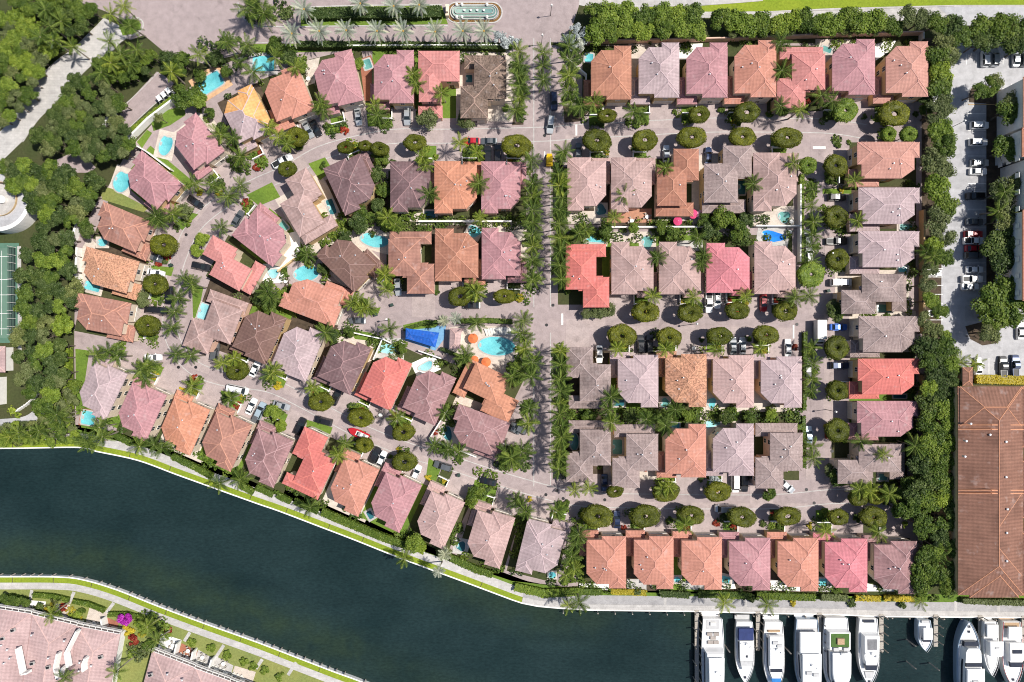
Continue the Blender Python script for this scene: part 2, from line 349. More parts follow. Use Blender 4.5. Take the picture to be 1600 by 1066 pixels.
for i in range(1, len(SB)):
    d = math.dist(SB[i-1], SB[i]); acc += d
    if -5 < SB[i][0] < 575 and acc > 12:
        acc = 0; p = G((SB[i][0], SB[i][1]-.9)); o = link('seawall_post', pm, None, (p.x, p.y+.1, 0)); tag(o, 'short timber post standing in the water against the far seawall', 'post', 'posts along the far seawall', True)
for x in range(880, 1590, 27):
    p = G((x, 955.5+(x-920)*.0165)); o = link('seawall_post', pm, None, (p.x, p.y-.35, 0)); tag(o, 'short timber fender post against the quay wall', 'post', 'fender posts along the quay', True)
# ------------------------------------------------------------------ streets
sheet('estate_paving', [(545,74),(1452,66),(1445,520),(1441,934),(905,924),(880,917),(800,908),(663,862),(553,820),(435,775),(325,738),(215,698),(118,670),(116,540),(118,380),(150,318),(170,290),(200,235),(258,172),(320,115),(395,80)], .02, PAVE)
sheet('plaza', [(90,-200),(905,-200),(905,8),(885,70),(862,66),(820,72),(545,76),(455,78),(395,78),(320,100),(262,86),(225,55),(205,62),(185,60),(192,32),(165,18),(110,-2)], .03, ROADP)
sheet('west_drive', [(-200,330),(-60,265),(0,255),(34,222),(60,187),(88,160),(128,116),(150,95),(176,80),(198,58),(186,40),(162,28),(140,52),(113,78),(88,96),(66,118),(50,140),(36,160),(24,180),(0,206),(-60,240),(-200,300)], .035, CONC)
sheet('visitor_road', [(245,112),(256,118),(272,130),(262,146),(232,172),(200,202),(183,190),(192,168)], .035, ROADP)
sheet('service_road', [(70,258),(110,240),(128,238),(150,262),(140,270),(72,270)], .035, ROADP)
A = smooth_line([(1352,206),(1300,198),(1230,196),(1100,196),(980,202),(900,206),(845,210),(700,213),(620,213),(560,223),(500,240),(450,268),(400,290),(345,318),(305,352),(285,390),(272,430),(266,480),(270,530),(300,572),(350,592),(420,602),(480,630),(560,672),(640,704),(700,722),(780,748),(850,768),(900,779),(1000,783),(1200,784),(1300,776),(1385,776)])
strip('ring_street', A, -11, 11, .035, ROADP)
strip('avenue', [(847,-40),(847,60),(847,300),(846,500),(846,772)], -13, 13, .045, ROADP)
strip('cross_street', smooth_line([(540,500),(580,502),(640,497),(700,492),(780,484),(850,486),(960,492),(1100,496),(1284,501)]), -11, 11, .04, ROADP)
strip('east_street', [(1277,215),(1277,500),(1277,780)], -11, 11, .05, ROADP)
for q in ([(1270,229),(1290,229),(1290,233),(1270,233)], [(1238.5,508),(1241,508),(1241,529),(1238.5,529)], [(877,490),(880,490),(880,508),(877,508)], [(899,195),(902,195),(902,212),(899,212)], [(850,237),(852,237),(852,246),(850,246)]):
    sheet('stop_line', q, .062, PAINT)
# lawns and roads at the top of the view
sheet('north_road', [(905,-60),(2300,-60),(2300,34),(1480,34),(1180,28),(1008,28),(905,8)], .03, CONC)
sheet('north_lawn', [(1005,10),(1090,8),(1190,0),(1200,-40),(2300,-40),(2300,7),(1490,8),(1300,13),(1195,18),(1012,19)], .05, GRASSB)
sheet('north_lane', [(1465,11),(2300,9),(2300,40),(1500,40)], .045, ASPH)
sheet('median_lawn', [(470,14),(500,10),(600,10),(690,9),(700,38),(560,40),(470,42)], .06, GRASS)
sheet('entry_verge', [(395,69),(545,68),(800,68),(800,78),(545,80),(395,84)], .055, GRASS)
sheet('parking_lot', [(1462,60),(2300,60),(2300,592),(1520,592),(1500,575),(1462,575)], .03, ASPH)
sheet('lot_soil', [(1440,60),(1468,60),(1472,300),(1470,520),(1478,575),(1440,575)], .045, SOIL)
sheet('lot_soil', [(1541,140),(1600,140),(1600,470),(1541,470)], .045, SOIL)
sheet('lot_island', [(1513,160),(1515,140),(1528,132),(1556,158),(1552,163)], .06, SOIL)
sheet('lot_island', [(1508,510),(1516,530),(1535,540),(1560,536),(1546,500)], .06, SOIL)
def lot_lines(x0, x1, ys):
    for y in ys: sheet('parking_line', [(x0, y-.5), (x1, y-.5), (x1, y+.5), (x0, y+.5)], .048, PAINT)
lot_lines(1512, 1540, [178, 190, 204, 217, 230, 244, 258, 271, 287, 300, 314, 327, 341, 355, 369, 383, 397, 411, 425, 440])
lot_lines(1446, 1473, [420, 433, 446, 460, 474, 488, 500]); 
for x in (1510, 1525, 1567, 1581, 1594): sheet('parking_line', [(x-.5, 84), (x+.5, 84), (x+.5, 101), (x-.5, 101)], .048, PAINT)
for x in (1567, 1580, 1594): sheet('parking_line', [(x-.5, 131), (x+.5, 131), (x+.5, 152), (x-.5, 152)], .048, PAINT)
for x in (1517, 1531, 1545, 1558, 1574): sheet('parking_line', [(x-.5, 560), (x+.5, 560), (x+.5, 588), (x-.5, 588)], .048, PAINT)
def kerb(name, px, wd=1.3, h=.14, mat=CONC, closed=False):
    L = px+[px[0]] if closed else px
    return strip(name, L, -wd/2, wd/2, h, mat, -.05)
kerb('kerb', smooth_line([(396,67),(545,66.5),(700,66.5),(800,66)], 20)); kerb('kerb', smooth_line([(372,4),(376,22),(386,34),(400,41),(440,42),(470,42),(560,41),(700,41)], 6), 2)
kerb('kerb', smooth_line([(470,12),(560,9),(690,8)], 20), 2)
kerb('kerb', smooth_line([(193,166),(215,146),(248,113)], 8), 1.2); kerb('kerb', smooth_line([(200,202),(232,172),(262,146)], 8), 1)
kerb('kerb', smooth_line([(-20,216),(24,180),(36,160),(50,140),(66,118),(88,96),(113,78),(140,52),(165,28)], 8), 1.2); kerb('kerb', smooth_line([(36,222),(60,187),(88,160),(128,116),(162,86),(200,58)], 8), 1.4)
kerb('kerb', smooth_line([(1008,10),(1090,8.5),(1192,1)], 12), 2); kerb('kerb', smooth_line([(1490,9),(1700,9)], 20), 1.3); kerb('kerb', smooth_line([(1195,19),(1490,9.5)], 20), 1.2)
kerb('kerb', smooth_line([(1513,163),(1513,145),(1522,132)], 5), 1); kerb('kerb', [(1513,163.5),(1554,163.5)], 1, .14, plain('ochre kerb', (.55, .36, .16, 1)))
kerb('kerb', smooth_line([(205,28),(217,29),(224,36),(222,46),(212,54),(200,57)], 4), 2); sheet('plaza_island', [(186,40),(196,30),(214,31),(221,38),(219,46),(208,53),(192,56)], .07, GRASS)

for d in (-11, 11): strip('street_edge', A, d-.7, d+.7, .058, CONC)
for x in (834, 860): strip('street_edge', [(x, 60), (x, 480)], -.7, .7, .066, CONC); strip('street_edge', [(x, 520), (x, 760)], -.7, .7, .066, CONC)
# ------------------------------------------------------------------ houses
def clip(P, f):
    out = []
    for i in range(len(P)):
        a, b = P[i], P[(i+1) % len(P)]; fa, fb = f(a), f(b)
        if fa <= 1e-7: out.append(a)
        if (fa < -1e-7 and fb > 1e-7) or (fa > 1e-7 and fb < -1e-7):
            t = fa/(fa-fb); out.append((a[0]+(b[0]-a[0])*t, a[1]+(b[1]-a[1])*t))
    return out
def edges(P):
    r = []
    for i in range(len(P)):
        a, b = P[i], P[(i+1) % len(P)]; L = math.dist(a, b); r.append((a, ((b[0]-a[0])/L, (b[1]-a[1])/L), L))
    return r
def hip(mb, rb, P, z0, pitch, mi=0, fas=.22, gables=(), under=True):
    """hipped roof over the convex polygon P (counter-clockwise): every edge carries a plane, each face is where its plane is lowest"""
    E = edges(P)
    D = lambda i, p: -(p[0]-E[i][0][0])*E[i][1][1]+(p[1]-E[i][0][1])*E[i][1][0]
    use = [i for i in range(len(P)) if i not in gables]
    segs = []
    for i in use:
        Q = list(P)
        for j in use:
            if j != i and len(Q) > 2: Q = clip(Q, lambda p: D(i, p)-D(j, p))
        if len(Q) < 3: continue
        vs = [(p[0], p[1], z0+pitch*max(0, D(i, p))) for p in Q]; k = math.sqrt(1+pitch*pitch)
        uv = [((p[0]-E[i][0][0])*E[i][1][0]+(p[1]-E[i][0][1])*E[i][1][1], D(i, p)*k) for p in Q]
        mb.add(vs, [tuple(range(len(Q)))], mi[i] if isinstance(mi, dict) else mi, [uv])
        for q in range(len(Q)):
            a, c = Q[q], Q[(q+1) % len(Q)]
            for j in use:
                if j > i and abs(D(i, a)-D(j, a)) < 1e-4 and abs(D(i, c)-D(j, c)) < 1e-4 and math.dist(a, c) > .05:
                    segs.append(((a[0], a[1], z0+pitch*D(i, a)+.02), (c[0], c[1], z0+pitch*D(i, c)+.02)))
    for i in gables:
        a = P[i]; c = P[(i+1) % len(P)]; mm = ((a[0]+c[0])/2, (a[1]+c[1])/2); hh = min(D(j, mm) for j in use)
        mb.add([(a[0], a[1], z0), (c[0], c[1], z0), (mm[0], mm[1], z0+pitch*hh)], [(0, 1, 2)], mi)
    n = len(P)
    vs = [(p[0], p[1], z0) for p in P]+[(p[0], p[1], z0-fas) for p in P]
    mb.add(vs, [(n+i, n+(i+1) % n, (i+1) % n, i) for i in range(n)]+([tuple(range(2*n-1, n-1, -1))] if under else []), 0 if isinstance(mi, dict) else mi)
    for a, c in segs: rb.bar(a, c, .25, .12)
def inset(P, d):
    E = edges(P); n = len(P); out = []
    for i in range(n):
        (a, u, _), (b, v, _) = E[i-1], E[i]
        a2 = (a[0]-u[1]*d, a[1]+u[0]*d); b2 = (b[0]-v[1]*d, b[1]+v[0]*d); cr = u[0]*v[1]-u[1]*v[0]
        if abs(cr) < 1e-6: out.append(b2); continue
        t = ((b2[0]-a2[0])*v[1]-(b2[1]-a2[1])*v[0])/cr; out.append((a2[0]+u[0]*t, a2[1]+u[1]*t))
    return out
def inside(P, p): return all(-(p[0]-a[0])*u[1]+(p[1]-a[1])*u[0] > 0 for a, u, L in edges(P))
# footprints in unit coordinates (front at v = 0); each wing: polygon, eave height, roof pitch
def R(u0, v0, u1, v1): return [(u0, v0), (u1, v0), (u1, v1), (u0, v1)]
TYPES = {
 'A': [([(0, .07), (1, .07), (1, .915), (.25, .915), (0, .71)], 6.0, .36), (R(.385, .003, .997, .62), 5.95, .36), (R(.57, .55, .994, 1), 5.9, .36), (R(.44, .012, .72, .2), 5.87, .3),
       (R(-.15, .05, .06, .45), 3.0, .3), (R(-.152, -.045, .34, .12), 2.96, .3)],
 'B': [(R(0, .28, .70, .87), 6.0, .36), (R(.02, .79, .93, 1), 3.3, .3), (R(.40, 0, 1, .48), 5.6, .36), (R(.30, .26, .86, .50), 5.3, .36)],
 'E': [(R(0, .28, .70, .87), 6.0, .36), (R(.012, .80, .93, 1), 5.2, .34), (R(.40, 0, 1, .48), 5.6, .36), (R(.30, .26, .86, .50), 5.3, .36)],
 'L': [(R(0, .52, 1, 1), 6.0, .36), (R(.45, .2, .985, .75), 5.9, .36), (R(.44, 0, 1.04, .20), 3.1, .32)],
}
win = MB(); win.box(-.62, -.07, -.72, .62, .05, .72, 0); win.box(-.52, -.10, -.62, .52, -.06, .62, 1); win.box(-.03, -.125, -.62, .03, -.1, .62, 0); WIN = win.mesh('window', [WHITE, GLASS])
gd = MB(); gd.box(-2.4, -.06, 0, 2.4, .05, 2.3, 0)
for k in range(4): gd.box(-2.3, -.10, .08+k*.56, 2.3, -.06, .56+k*.56, 1)
GAR = gd.mesh('garage_door', [WHITE, plain('garage panel', (.62, .56, .5, 1), .6)])
fd = MB(); fd.box(-.75, -.05, 0, .75, .05, 2.5, 1); fd.box(-.6, -.09, .05, -.04, -.05, 2.4, 0); fd.box(.04, -.09, .05, .6, -.05, 2.4, 0); FDOOR = fd.mesh('front_door', [plain('door timber', (.16, .07, .035, 1)), WHITE])
vp = MB(); vp.cyl(0, 0, -.3, .35, .13, 8); vp.cyl(0, 0, .35, .42, .2, 8, r2=.1); VENT = vp.mesh('roof_vent', STEEL)
HOUSES = []
def house(kind, c, wpx, dpx, th, flip, roof, row, ordn, wall=None, extra=None, nick=None):
    """c: middle of the roof outline; th: way the front faces, degrees from down the picture towards the east"""
    ze = 6.0; k = S*(H-ze)/H; W, D = wpx*k, dpx*k
    loc = G(c, ze); loc.z = 0; rnd = random.Random(int(c[0]*7+c[1]*13))
    colour = {'salmon':'salmon','orange':'orange','terracotta':'terracotta','speckled':'mottled orange','rust':'rusty brown','pink':'dusty pink','hotpink':'hot pink','red':'bright red','rosy':'dusty coral','coral':'coral red','mauve':'mauve','plum':'dark mauve','brown':'dark brown','lilac':'lilac grey','tan':'tan','grey':'weathered grey','rosetan':'pale rose','barkbrown':'mottled dark brown'}[roof]
    shape = {'A': 'hip roof', 'B': 'courtyard plan', 'E': 'courtyard plan', 'L': 'stepped plan'}[kind]
    t = thing('house', nick or f'{colour} tiled house with {shape}, {ordn} in the {row}', 'house', loc, math.radians(th), 'houses of the waterside estate')
    rb, ro, wl = MB(), MB(), MB(); ws = []; cv = lambda u, v: ((u-.5 if not flip else .5-u)*W, (v-.5)*D)
    polys = []
    for qi, (P, ev, pit) in enumerate(TYPES[kind]):
        Q = [cv(*p) for p in P]
        if flip: Q.reverse()
        polys.append((Q, ev, pit))
    for qi, (Q, ev, pit) in enumerate(polys):
        hip(ro, rb, Q, ev, pit, extra.get(qi, 0) if extra else 0); I = inset(Q, .45 if ev > 4 else .25); wl.prism(I, -.1, ev-.03, 0, bottom=False); ws.append((I, ev))
    mr = [ROOFS[roof]]+([ROOFS['ply']] if extra else [])
    rf = ro.build('roof', mr, t); struct(rb.build('ridge_cap', ridgemat(roof), rf), 'stuff'); wl.build('wall', wall or (CREAM if row == 'canal row' else WALLM[rnd.randrange(4)]), t)
    nw = 0
    for I, ev in ws:
        for a, u, L in edges(I):
            if L < 2.4 or ev < 4: continue
            n = max(1, int(L/3.4))
            for q in range(n):
                s = (q+.5)*L/n; p = (a[0]+u[0]*s, a[1]+u[1]*s); pr = (p[0]+u[1]*.35, p[1]-u[0]*.35)
                if any(inside(J, pr) for J, _e in ws) or nw > 9: continue
                nw += 1; o = link('window', WIN, t, (p[0], p[1], 4.3), math.atan2(u[1], u[0]))
                if rnd.random() < .3: link('window', WIN, t, (p[0], p[1], 1.5), math.atan2(u[1], u[0]))
    I = ws[1 if kind == 'A' else 2][0]; lo = min(p[1] for p in I); xs = [p[0] for p in I]; gx = (min(xs)+max(xs))/2
    link('garage_door', GAR, t, (gx, lo, 0)).scale.x = min(1, (max(xs)-min(xs)-.4)/4.9)
    if kind in 'AL': link('front_door', FDOOR, t, (cv(.22, 0)[0], min(p[1] for p in ws[0][0]), 0))
    for q in range(rnd.randrange(1, 4)):
        x, y = cv(rnd.uniform(.15, .55), rnd.uniform(.35, .7)); Q, ev, pit = polys[0]
        d = min(-(x-a[0])*u[1]+(y-a[1])*u[0] for a, u, L in edges(Q))
        if d > .3: link('roof_vent', VENT, rf, (x, y, ev+pit*d))
    M = Matrix.Translation(loc) @ Matrix.Rotation(math.radians(th), 4, 'Z')
    h = dict(c=c, loc=loc, M=M, W=W, D=D, flip=flip, th=th, cv=cv, kind=kind, short=f"{ordn.split(' from')[0]} house of the {row}", colour=colour, t=t, row=row, gx=gx); HOUSES.append(h)
    return h
def hsheet(h, name, pts, z, mat):         # a sheet laid out in a house's own coordinates (metres)
    return poly_mesh([h['M'] @ Vector((x, y, 0)) for x, y in pts], z, name, mat)
def front_yard(h, reach=7.0, side=True):
    """driveway before the garage, bed with a low wall before the door"""
    W, D, gx = h['W'], h['D'], h['gx']; y0 = -D/2+.6; s = 1 if gx > 0 else -1
    hsheet(h, 'driveway', [(gx-3.1, y0-reach), (gx+3.1, y0-reach), (gx+3.1, y0), (gx-3.1, y0)], .055+random.random()*.003, DRIVE)
    if not side: return
    xa, xb = sorted((gx-s*3.4, gx-s*(W*.5+1.8)))
    hsheet(h, 'front_lawn', [(xa, y0-reach*.8), (xb, y0-reach*.8), (xb, y0-.4), (xa, y0-.4)], .065+random.random()*.003, random.choice([GRASS, GRASS, UNDER]))
    wl = MB(); yw = y0-reach*.42; wx = xa if s > 0 else xb
    wl.box(xa, yw-.12, 0, xb, yw+.12, 1.0); wl.box((gx-s*3.4)-.12, yw+.121, 0, (gx-s*3.4)+.12, y0-.3, 1.0); wl.box((gx-s*3.4)-.25, yw-.26, 0, (gx-s*3.4)+.25, yw-.121, 1.25)
    o = wl.build('garden_wall', WHITE, None, h['loc']); o.rotation_euler.z = math.radians(h['th']); tag(o, f"low white garden wall before the {h['short']}", 'wall', 'low walls of the front gardens')
def ax(kind, t, box, face, flip, *a, **k):    # axis-aligned house traced as a box in one tile of the survey
    x0, y0 = T(t, box[0], box[1]); x1, y1 = T(t, box[2], box[3]); w_, d_ = x1-x0, y1-y0
    th = {'S': 0, 'N': 180, 'W': -90, 'E': 90}[face]
    if face in 'WE': w_, d_ = d_, w_
    return house(kind, ((x0+x1)/2, (y0+y1)/2), w_, d_, th, flip, *a, **k)
def rt(kind, t, c, w_, d_, th, flip, *a, **k): return house(kind, T(t, *c), w_/Z0, d_/Z0, th, flip, *a, **k)
ORD = ['first', 'second', 'third', 'fourth', 'fifth', 'sixth', 'seventh', 'eighth', 'ninth', 'tenth', 'eleventh']
r = 'top west row'
rows = []
ply = lambda: None
h = rt('A', 10, (-62, 718), 240, 320, 27, 0, 'lilac', 'top west row', 'westernmost', extra={0: {0: 0, 1: 1, 2: 1, 3: 1, 4: 0}, 1: {0: 0, 1: 1, 2: 1, 3: 0}, 2: 1}, nick='house under reroofing with bare orange plywood beside lilac grey tiles')
h['colour'] = 'half stripped'
rt('A', 10, (195, 590), 250, 310, 22, 0, 'salmon', r, 'fifth from the avenue')
rt('A', 10, (506, 495), 262, 330, 13, 0, 'pink', r, 'fourth from the avenue'); ax('A', 10, (735,312,985,645), 'S', 0, 'pink', r, 'third from the avenue')
ax('L', 10, (1012,318,1270,715), 'S', 1, 'coral', r, 'second from the avenue'); ax('B', 10, (1275,318,1562,735), 'S', 1, 'barkbrown', r, 'first from the avenue')
r = 'top east row'
for i, (k, t, b, f, col) in enumerate([('A',20,(493,285,745,622),0,'terracotta'),('A',20,(790,265,1044,610),0,'lilac'),('A',20,(1088,265,1345,610),0,'pink'),('A',20,(1388,250,1649,608),0,'salmon'),
        ('E',30,(60,285,357,670),1,'coral'),('A',30,(400,243,668,592),0,'pink'),('A',30,(735,258,1000,605),0,'rosy')]): ax(k, t, b, 'S', f, col, r, ORD[i]+' from the avenue')
r = 'west edge row'
for i, (t, c, w_, d_, th, col) in enumerate([(0,(1222,890),225,300,37,'pink'),(1,(940,65),225,335,50,'pink'),(1,(756,355),215,335,67,'rust'),(1,(675,622),215,345,74,'speckled'),(1,(630,898),215,345,79,'rust')]):
    rt('A', t, c, w_, d_, th, 0, col, r, ORD[i]+' from the top')
r = 'inner western block'
for i, (k, t, c, w_, d_, th, f, col) in enumerate([('B',1,(1429,587),226,365,-119,1,'coral'),('A',11,(45,410),230,325,-128,0,'pink'),('E',11,(305,218),258,410,-149,1,'tan'),('A',11,(599,80),250,325,-155,0,'plum'),
        ('A',11,(568,565),218,335,46,1,'brown'),('A',11,(353,807),222,370,69,1,'salmon')]): rt(k, t, c, w_, d_, th, f, col, r, ORD[i])
r = 'diagonal inner row'
for i, (k, t, c, w_, d_, th, f, col) in enumerate([('B',1,(1332,956),283,385,-20,1,'tan'),('A',1,(1613,1018),240,320,-24,0,'brown'),('A',12,(260,60),240,328,-22,0,'lilac'),('A',12,(547,143),233,322,-25,0,'plum'),
        ('A',12,(804,243),224,325,-25,0,'red'),('A',12,(1077,333),233,327,-24.5,0,'mauve'),('B',12,(1449,311),264,400,64,1,'orange'),('A',12,(1387,561),232,346,70,0,'mauve')]): rt(k, t, c, w_, d_, th, f, col, r, ORD[i]+' from the west')
r = 'canal row'
for i, (k, t, c, w_, d_, th, f, col) in enumerate([('A',2,(626,305),222,325,154.5,1,'lilac'),('A',2,(871,436),228,320,155.7,1,'pink'),('A',2,(1140,526),235,315,156.4,1,'orange'),('A',2,(1398,620),238,325,155,1,'rust'),
        ('A',12,(66,724),233,322,156.5,1,'mauve'),('E',12,(341,766),270,385,155,0,'red'),('A',12,(599,902),232,325,155.7,1,'salmon'),('A',12,(857,998),240,330,154.5,1,'pink'),('A',12,(1136,1108),222,325,155,1,'rosetan'),
        ('A',13,(1455,166),240,335,163,1,'rosetan'),('A',23,(180,237),250,335,166,0,'lilac')]): rt(k, t, c, w_, d_, th, f, col, r, ORD[i]+' from the west')
r = 'dockside row'
for i, (t, b, col) in enumerate([(23,(465,155,712,482),'salmon'),(23,(760,155,1008,486),'salmon'),(23,(1058,160,1310,490),'salmon'),(23,(1355,165,1612,494),'pink'),(33,(60,165,315,500),'salmon'),(33,(355,170,620,506),'hotpink'),(33,(662,185,930,516),'mauve')]):
    ax('A', t, b, 'N', 1, col, r, ORD[i]+' from the west')
r = 'second east row'
for i, (k, t, b, f, col) in enumerate([('A',21,(345,-85,587,248),0,'rosetan'),('A',21,(618,-85,872,258),0,'tan'),('B',21,(905,-140,1168,272),1,'terracotta'),('B',21,(1198,-160,1500,252),1,'grey'),('A',31,(-92,-115,178,252),0,'tan')]): ax(k, t, b, 'N', f, col, r, ORD[i]+' from the avenue')
r = 'second west row'
for i, (t, b, col) in enumerate([(11,(1405,-60,1650,265),'pink'),(11,(1112,-62,1378,265),'orange'),(11,(838,-60,1088,256),'plum')]): ax('A', t, b, 'N', 0, col, r, ORD[i]+' from the avenue')
r = 'third west row'
for i, (k, t, b, f, col) in enumerate([('A',11,(1408,355,1652,678),1,'pink'),('A',11,(1116,360,1387,690),1,'terracotta'),('E',11,(826,376,1112,766),0,'rust')]): ax(k, t, b, 'S', f, col, r, ORD[i]+' from the avenue')
r = 'third east row'
for i, (k, t, b, f, col) in enumerate([('E',21,(335,455,608,852),0,'red'),('A',21,(620,443,883,772),1,'tan'),('A',21,(917,443,1178,772),1,'tan'),('A',21,(1213,450,1482,762),1,'hotpink'),('A',31,(-85,440,172,770),1,'rosetan')]): ax(k, t, b, 'S', f, col, r, ORD[i]+' from the avenue')
r = 'fourth east row'
for i, (k, t, b, f, col) in enumerate([('B',22,(340,36,617,427),0,'grey'),('A',22,(660,85,913,414),1,'lilac'),('A',22,(957,80,1214,412),1,'speckled'),('A',22,(1253,87,1510,416),1,'rosetan'),('A',32,(-45,95,212,416),1,'lilac')]): ax(k, t, b, 'N', f, col, r, ORD[i]+' from the avenue')
r = 'fifth east row'
for i, (k, t, b, f, col) in enumerate([('B',22,(340,503,617,882),1,'grey'),('B',22,(628,528,912,918),1,'grey'),('A',22,(957,518,1211,852),0,'salmon'),('A',22,(1253,515,1509,842),0,'lilac'),('B',32,(-75,520,217,922),1,'grey')]): ax(k, t, b, 'S', f, col, r, ORD[i]+' from the avenue')
r = 'east edge row'
for i, (k, t, b, f, col) in enumerate([('A',31,(556,-181,947,48),1,'rosy'),('A',31,(563,104,947,332),1,'lilac'),('A',31,(563,376,945,602),1,'lilac'),('B',31,(463,643,902,892),0,'grey'),('A',31,(565,907,946,1132),1,'grey'),('A',32,(560,110,944,333),1,'red'),
        ('A',32,(555,374,938,596),1,'pink'),('B',32,(440,643,890,893),0,'grey')]): ax(k, t, b, 'W', f, col, r, ORD[i]+' from the top')
for h in HOUSES:
    W, D = h['W'], h['D']; m_ = random.choice([UNDER, UNDER, SOIL, GRASS, TRAV])
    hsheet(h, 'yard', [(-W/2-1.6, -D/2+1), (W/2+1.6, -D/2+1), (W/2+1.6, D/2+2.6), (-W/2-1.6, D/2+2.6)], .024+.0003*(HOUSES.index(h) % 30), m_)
    front_yard(h, 8.0 if h['row'] in ('dockside row', 'fourth east row', 'second east row') else 6.5, h['kind'] == 'A')
def near_house(p, maxd=1e9):
    return min(HOUSES, key=lambda h: (h['loc'].xy-p.xy).length)
# ------------------------------------------------------------------ plants
def rv(rnd):
    while 1:
        v = Vector((rnd.uniform(-1, 1), rnd.uniform(-1, 1), rnd.uniform(-1, 1)))
        if .05 < v.length < 1: return v.normalized()
def leaf_quad(mb, p, nrm, size, rnd, tint, asp=1.0):
    a = nrm.orthogonal().normalized(); a = Matrix.Rotation(rnd.uniform(0, 6.28), 3, nrm) @ a; b = nrm.cross(a)
    a *= size*.5; b *= size*.5*asp
    mb.add([p-a-b*.3, p-b, p+a-b*.2, p+a*.4+b, p-a*.6+b*.8], [(0, 1, 2, 3, 4)], 0, None, tint)
def crown_mesh(name, mat, seed, lobes, leaves, size, flat=.75, rad=1.0, core=.35):
    """leaf clumps spread through lobes of a crown of radius about 1 with its base at z = 0"""
    rnd = random.Random(seed); mb = MB(); Ls = []
    for i in range(lobes):
        a = rnd.uniform(0, 6.28); d = rad*math.sqrt(rnd.random())*.72; z = .5*flat+rnd.uniform(-.1, .55)*flat*(1-d*.75)
        Ls.append((Vector((d*math.cos(a), d*math.sin(a), z)), rnd.uniform(.24, .42), rnd.uniform(-.22, .22)))
    for i in range(leaves):
        c, r, tt = rnd.choice(Ls); v = rv(rnd)
        if v.z < -.35: v.z = -v.z*.5
        q = rnd.random()**core; p = c+Vector((v.x, v.y, v.z*.8))*r*q
        n2 = (v*.8+rv(rnd)*.7+Vector((0, 0, .45))).normalized()
        leaf_quad(mb, p, n2, size*rnd.uniform(.6, 1.3), rnd, min(1, max(0, .5+tt+rnd.uniform(-.28, .28))))
    return mb.mesh(name, mat, tint=True)
def trunk_mesh(seed, h=1.0, r=.07, limbs=5, spread=.5):
    rnd = random.Random(seed); mb = MB(); top = Vector((rnd.uniform(-.05, .05), rnd.uniform(-.05, .05), h*.55))
    mb.tube([(0, 0, -.02), (top.x*.5, top.y*.5, h*.3), top], [r, r*.8, r*.65], 7)
    for i in range(limbs):
        a = 6.28*i/limbs+rnd.uniform(-.4, .4); e = top+Vector((math.cos(a)*spread, math.sin(a)*spread, h*rnd.uniform(.35, .6)))
        mid = top.lerp(e, .5)+Vector((0, 0, .06)); mb.tube([top, mid, e], [r*.55, r*.35, r*.15], 5)
    return mb.mesh('trunk', BARK)
TR = [trunk_mesh(i) for i in range(4)]
KINDS = {}
def kind(nm, mat, n, lobes, leaves, size, flat, core=.4):
    KINDS[nm] = [crown_mesh('crown', mat, hash(nm) % 97+i*7 if False else len(nm)*13+i*7, lobes, leaves, size, flat, 1, core) for i in range(n)]
kind('oak', L_OAK, 4, 30, 5200, .10, .75); kind('ficus', L_FIC, 4, 26, 5000, .10, .85); kind('lime', L_LIME, 4, 24, 4600, .105, .8)
kind('olive', L_OLIVE, 4, 26, 3800, .09, .75); kind('silver', L_SILVER, 1, 12, 800, .18, .7); kind('magenta', L_MAG, 1, 10, 1500, .14, .7)
kind('shrub', L_FIC, 3, 10, 1300, .16, .8); kind('limeshrub', L_LIME, 2, 10, 1300, .16, .8); kind('redshrub', L_RED, 1, 9, 1000, .16, .7); kind('yellowshrub', L_YEL, 2, 9, 1100, .16, .7); kind('darkshrub', L_OAK, 2, 10, 1300, .16, .8)
DESC = {'oak': ('spreading_tree', 'dense dark green spreading tree'), 'ficus': ('ficus_tree', 'glossy mid green bushy tree'), 'lime': ('screen_tree', 'bright yellow green tree'), 'olive': ('feathery_tree', 'pale olive green feathery tree'),
        'silver': ('silver_tree', 'silvery grey leaved tree'), 'magenta': ('flowering_shrub', 'bright purple flowering bougainvillea shrub')}
def tree(knd, p, rpx, h=None, label=None, group=None, same=False, where=''):
    """p: crown middle as traced; rpx: crown radius in photo pixels"""
    rnd = random.Random(int(p[0]*31+p[1]*17)); r = rpx*S; h = h or max(3.5, r*1.9)
    loc = G(p, h*.7); loc.z = 0; nm, ds = DESC[knd]
    t = thing(nm, label or f'{ds} {where}', 'tree' if nm != 'flowering_shrub' else 'shrub', loc, rnd.uniform(0, 6.28), group, same)
    link('trunk', rnd.choice(TR), t, (0, 0, 0), 0, (r*1.25, r*1.25, h*.62)); link('crown', rnd.choice(KINDS[knd]), t, (0, 0, h-r*1.0), 0, (r*1.06, r*1.06, r*rnd.uniform(.9, 1.1)))
    return t
def shrub(knd, p, rpx, label=None, group=None, same=False, h=None):
    rnd = random.Random(int(p[0]*31+p[1]*17)); r = rpx*S; loc = G(p, .6) if not isinstance(p, Vector) else p; loc.z = -.05
    nm = {'redshrub': 'red_shrub', 'yellowshrub': 'yellow_shrub'}.get(knd, 'shrub')
    o = link(nm, rnd.choice(KINDS[knd]), None, loc, rnd.uniform(0, 6.28), (r*1.05, r*1.05, (h or r*.95)))
    return tag(o, label, 'shrub', group, same)
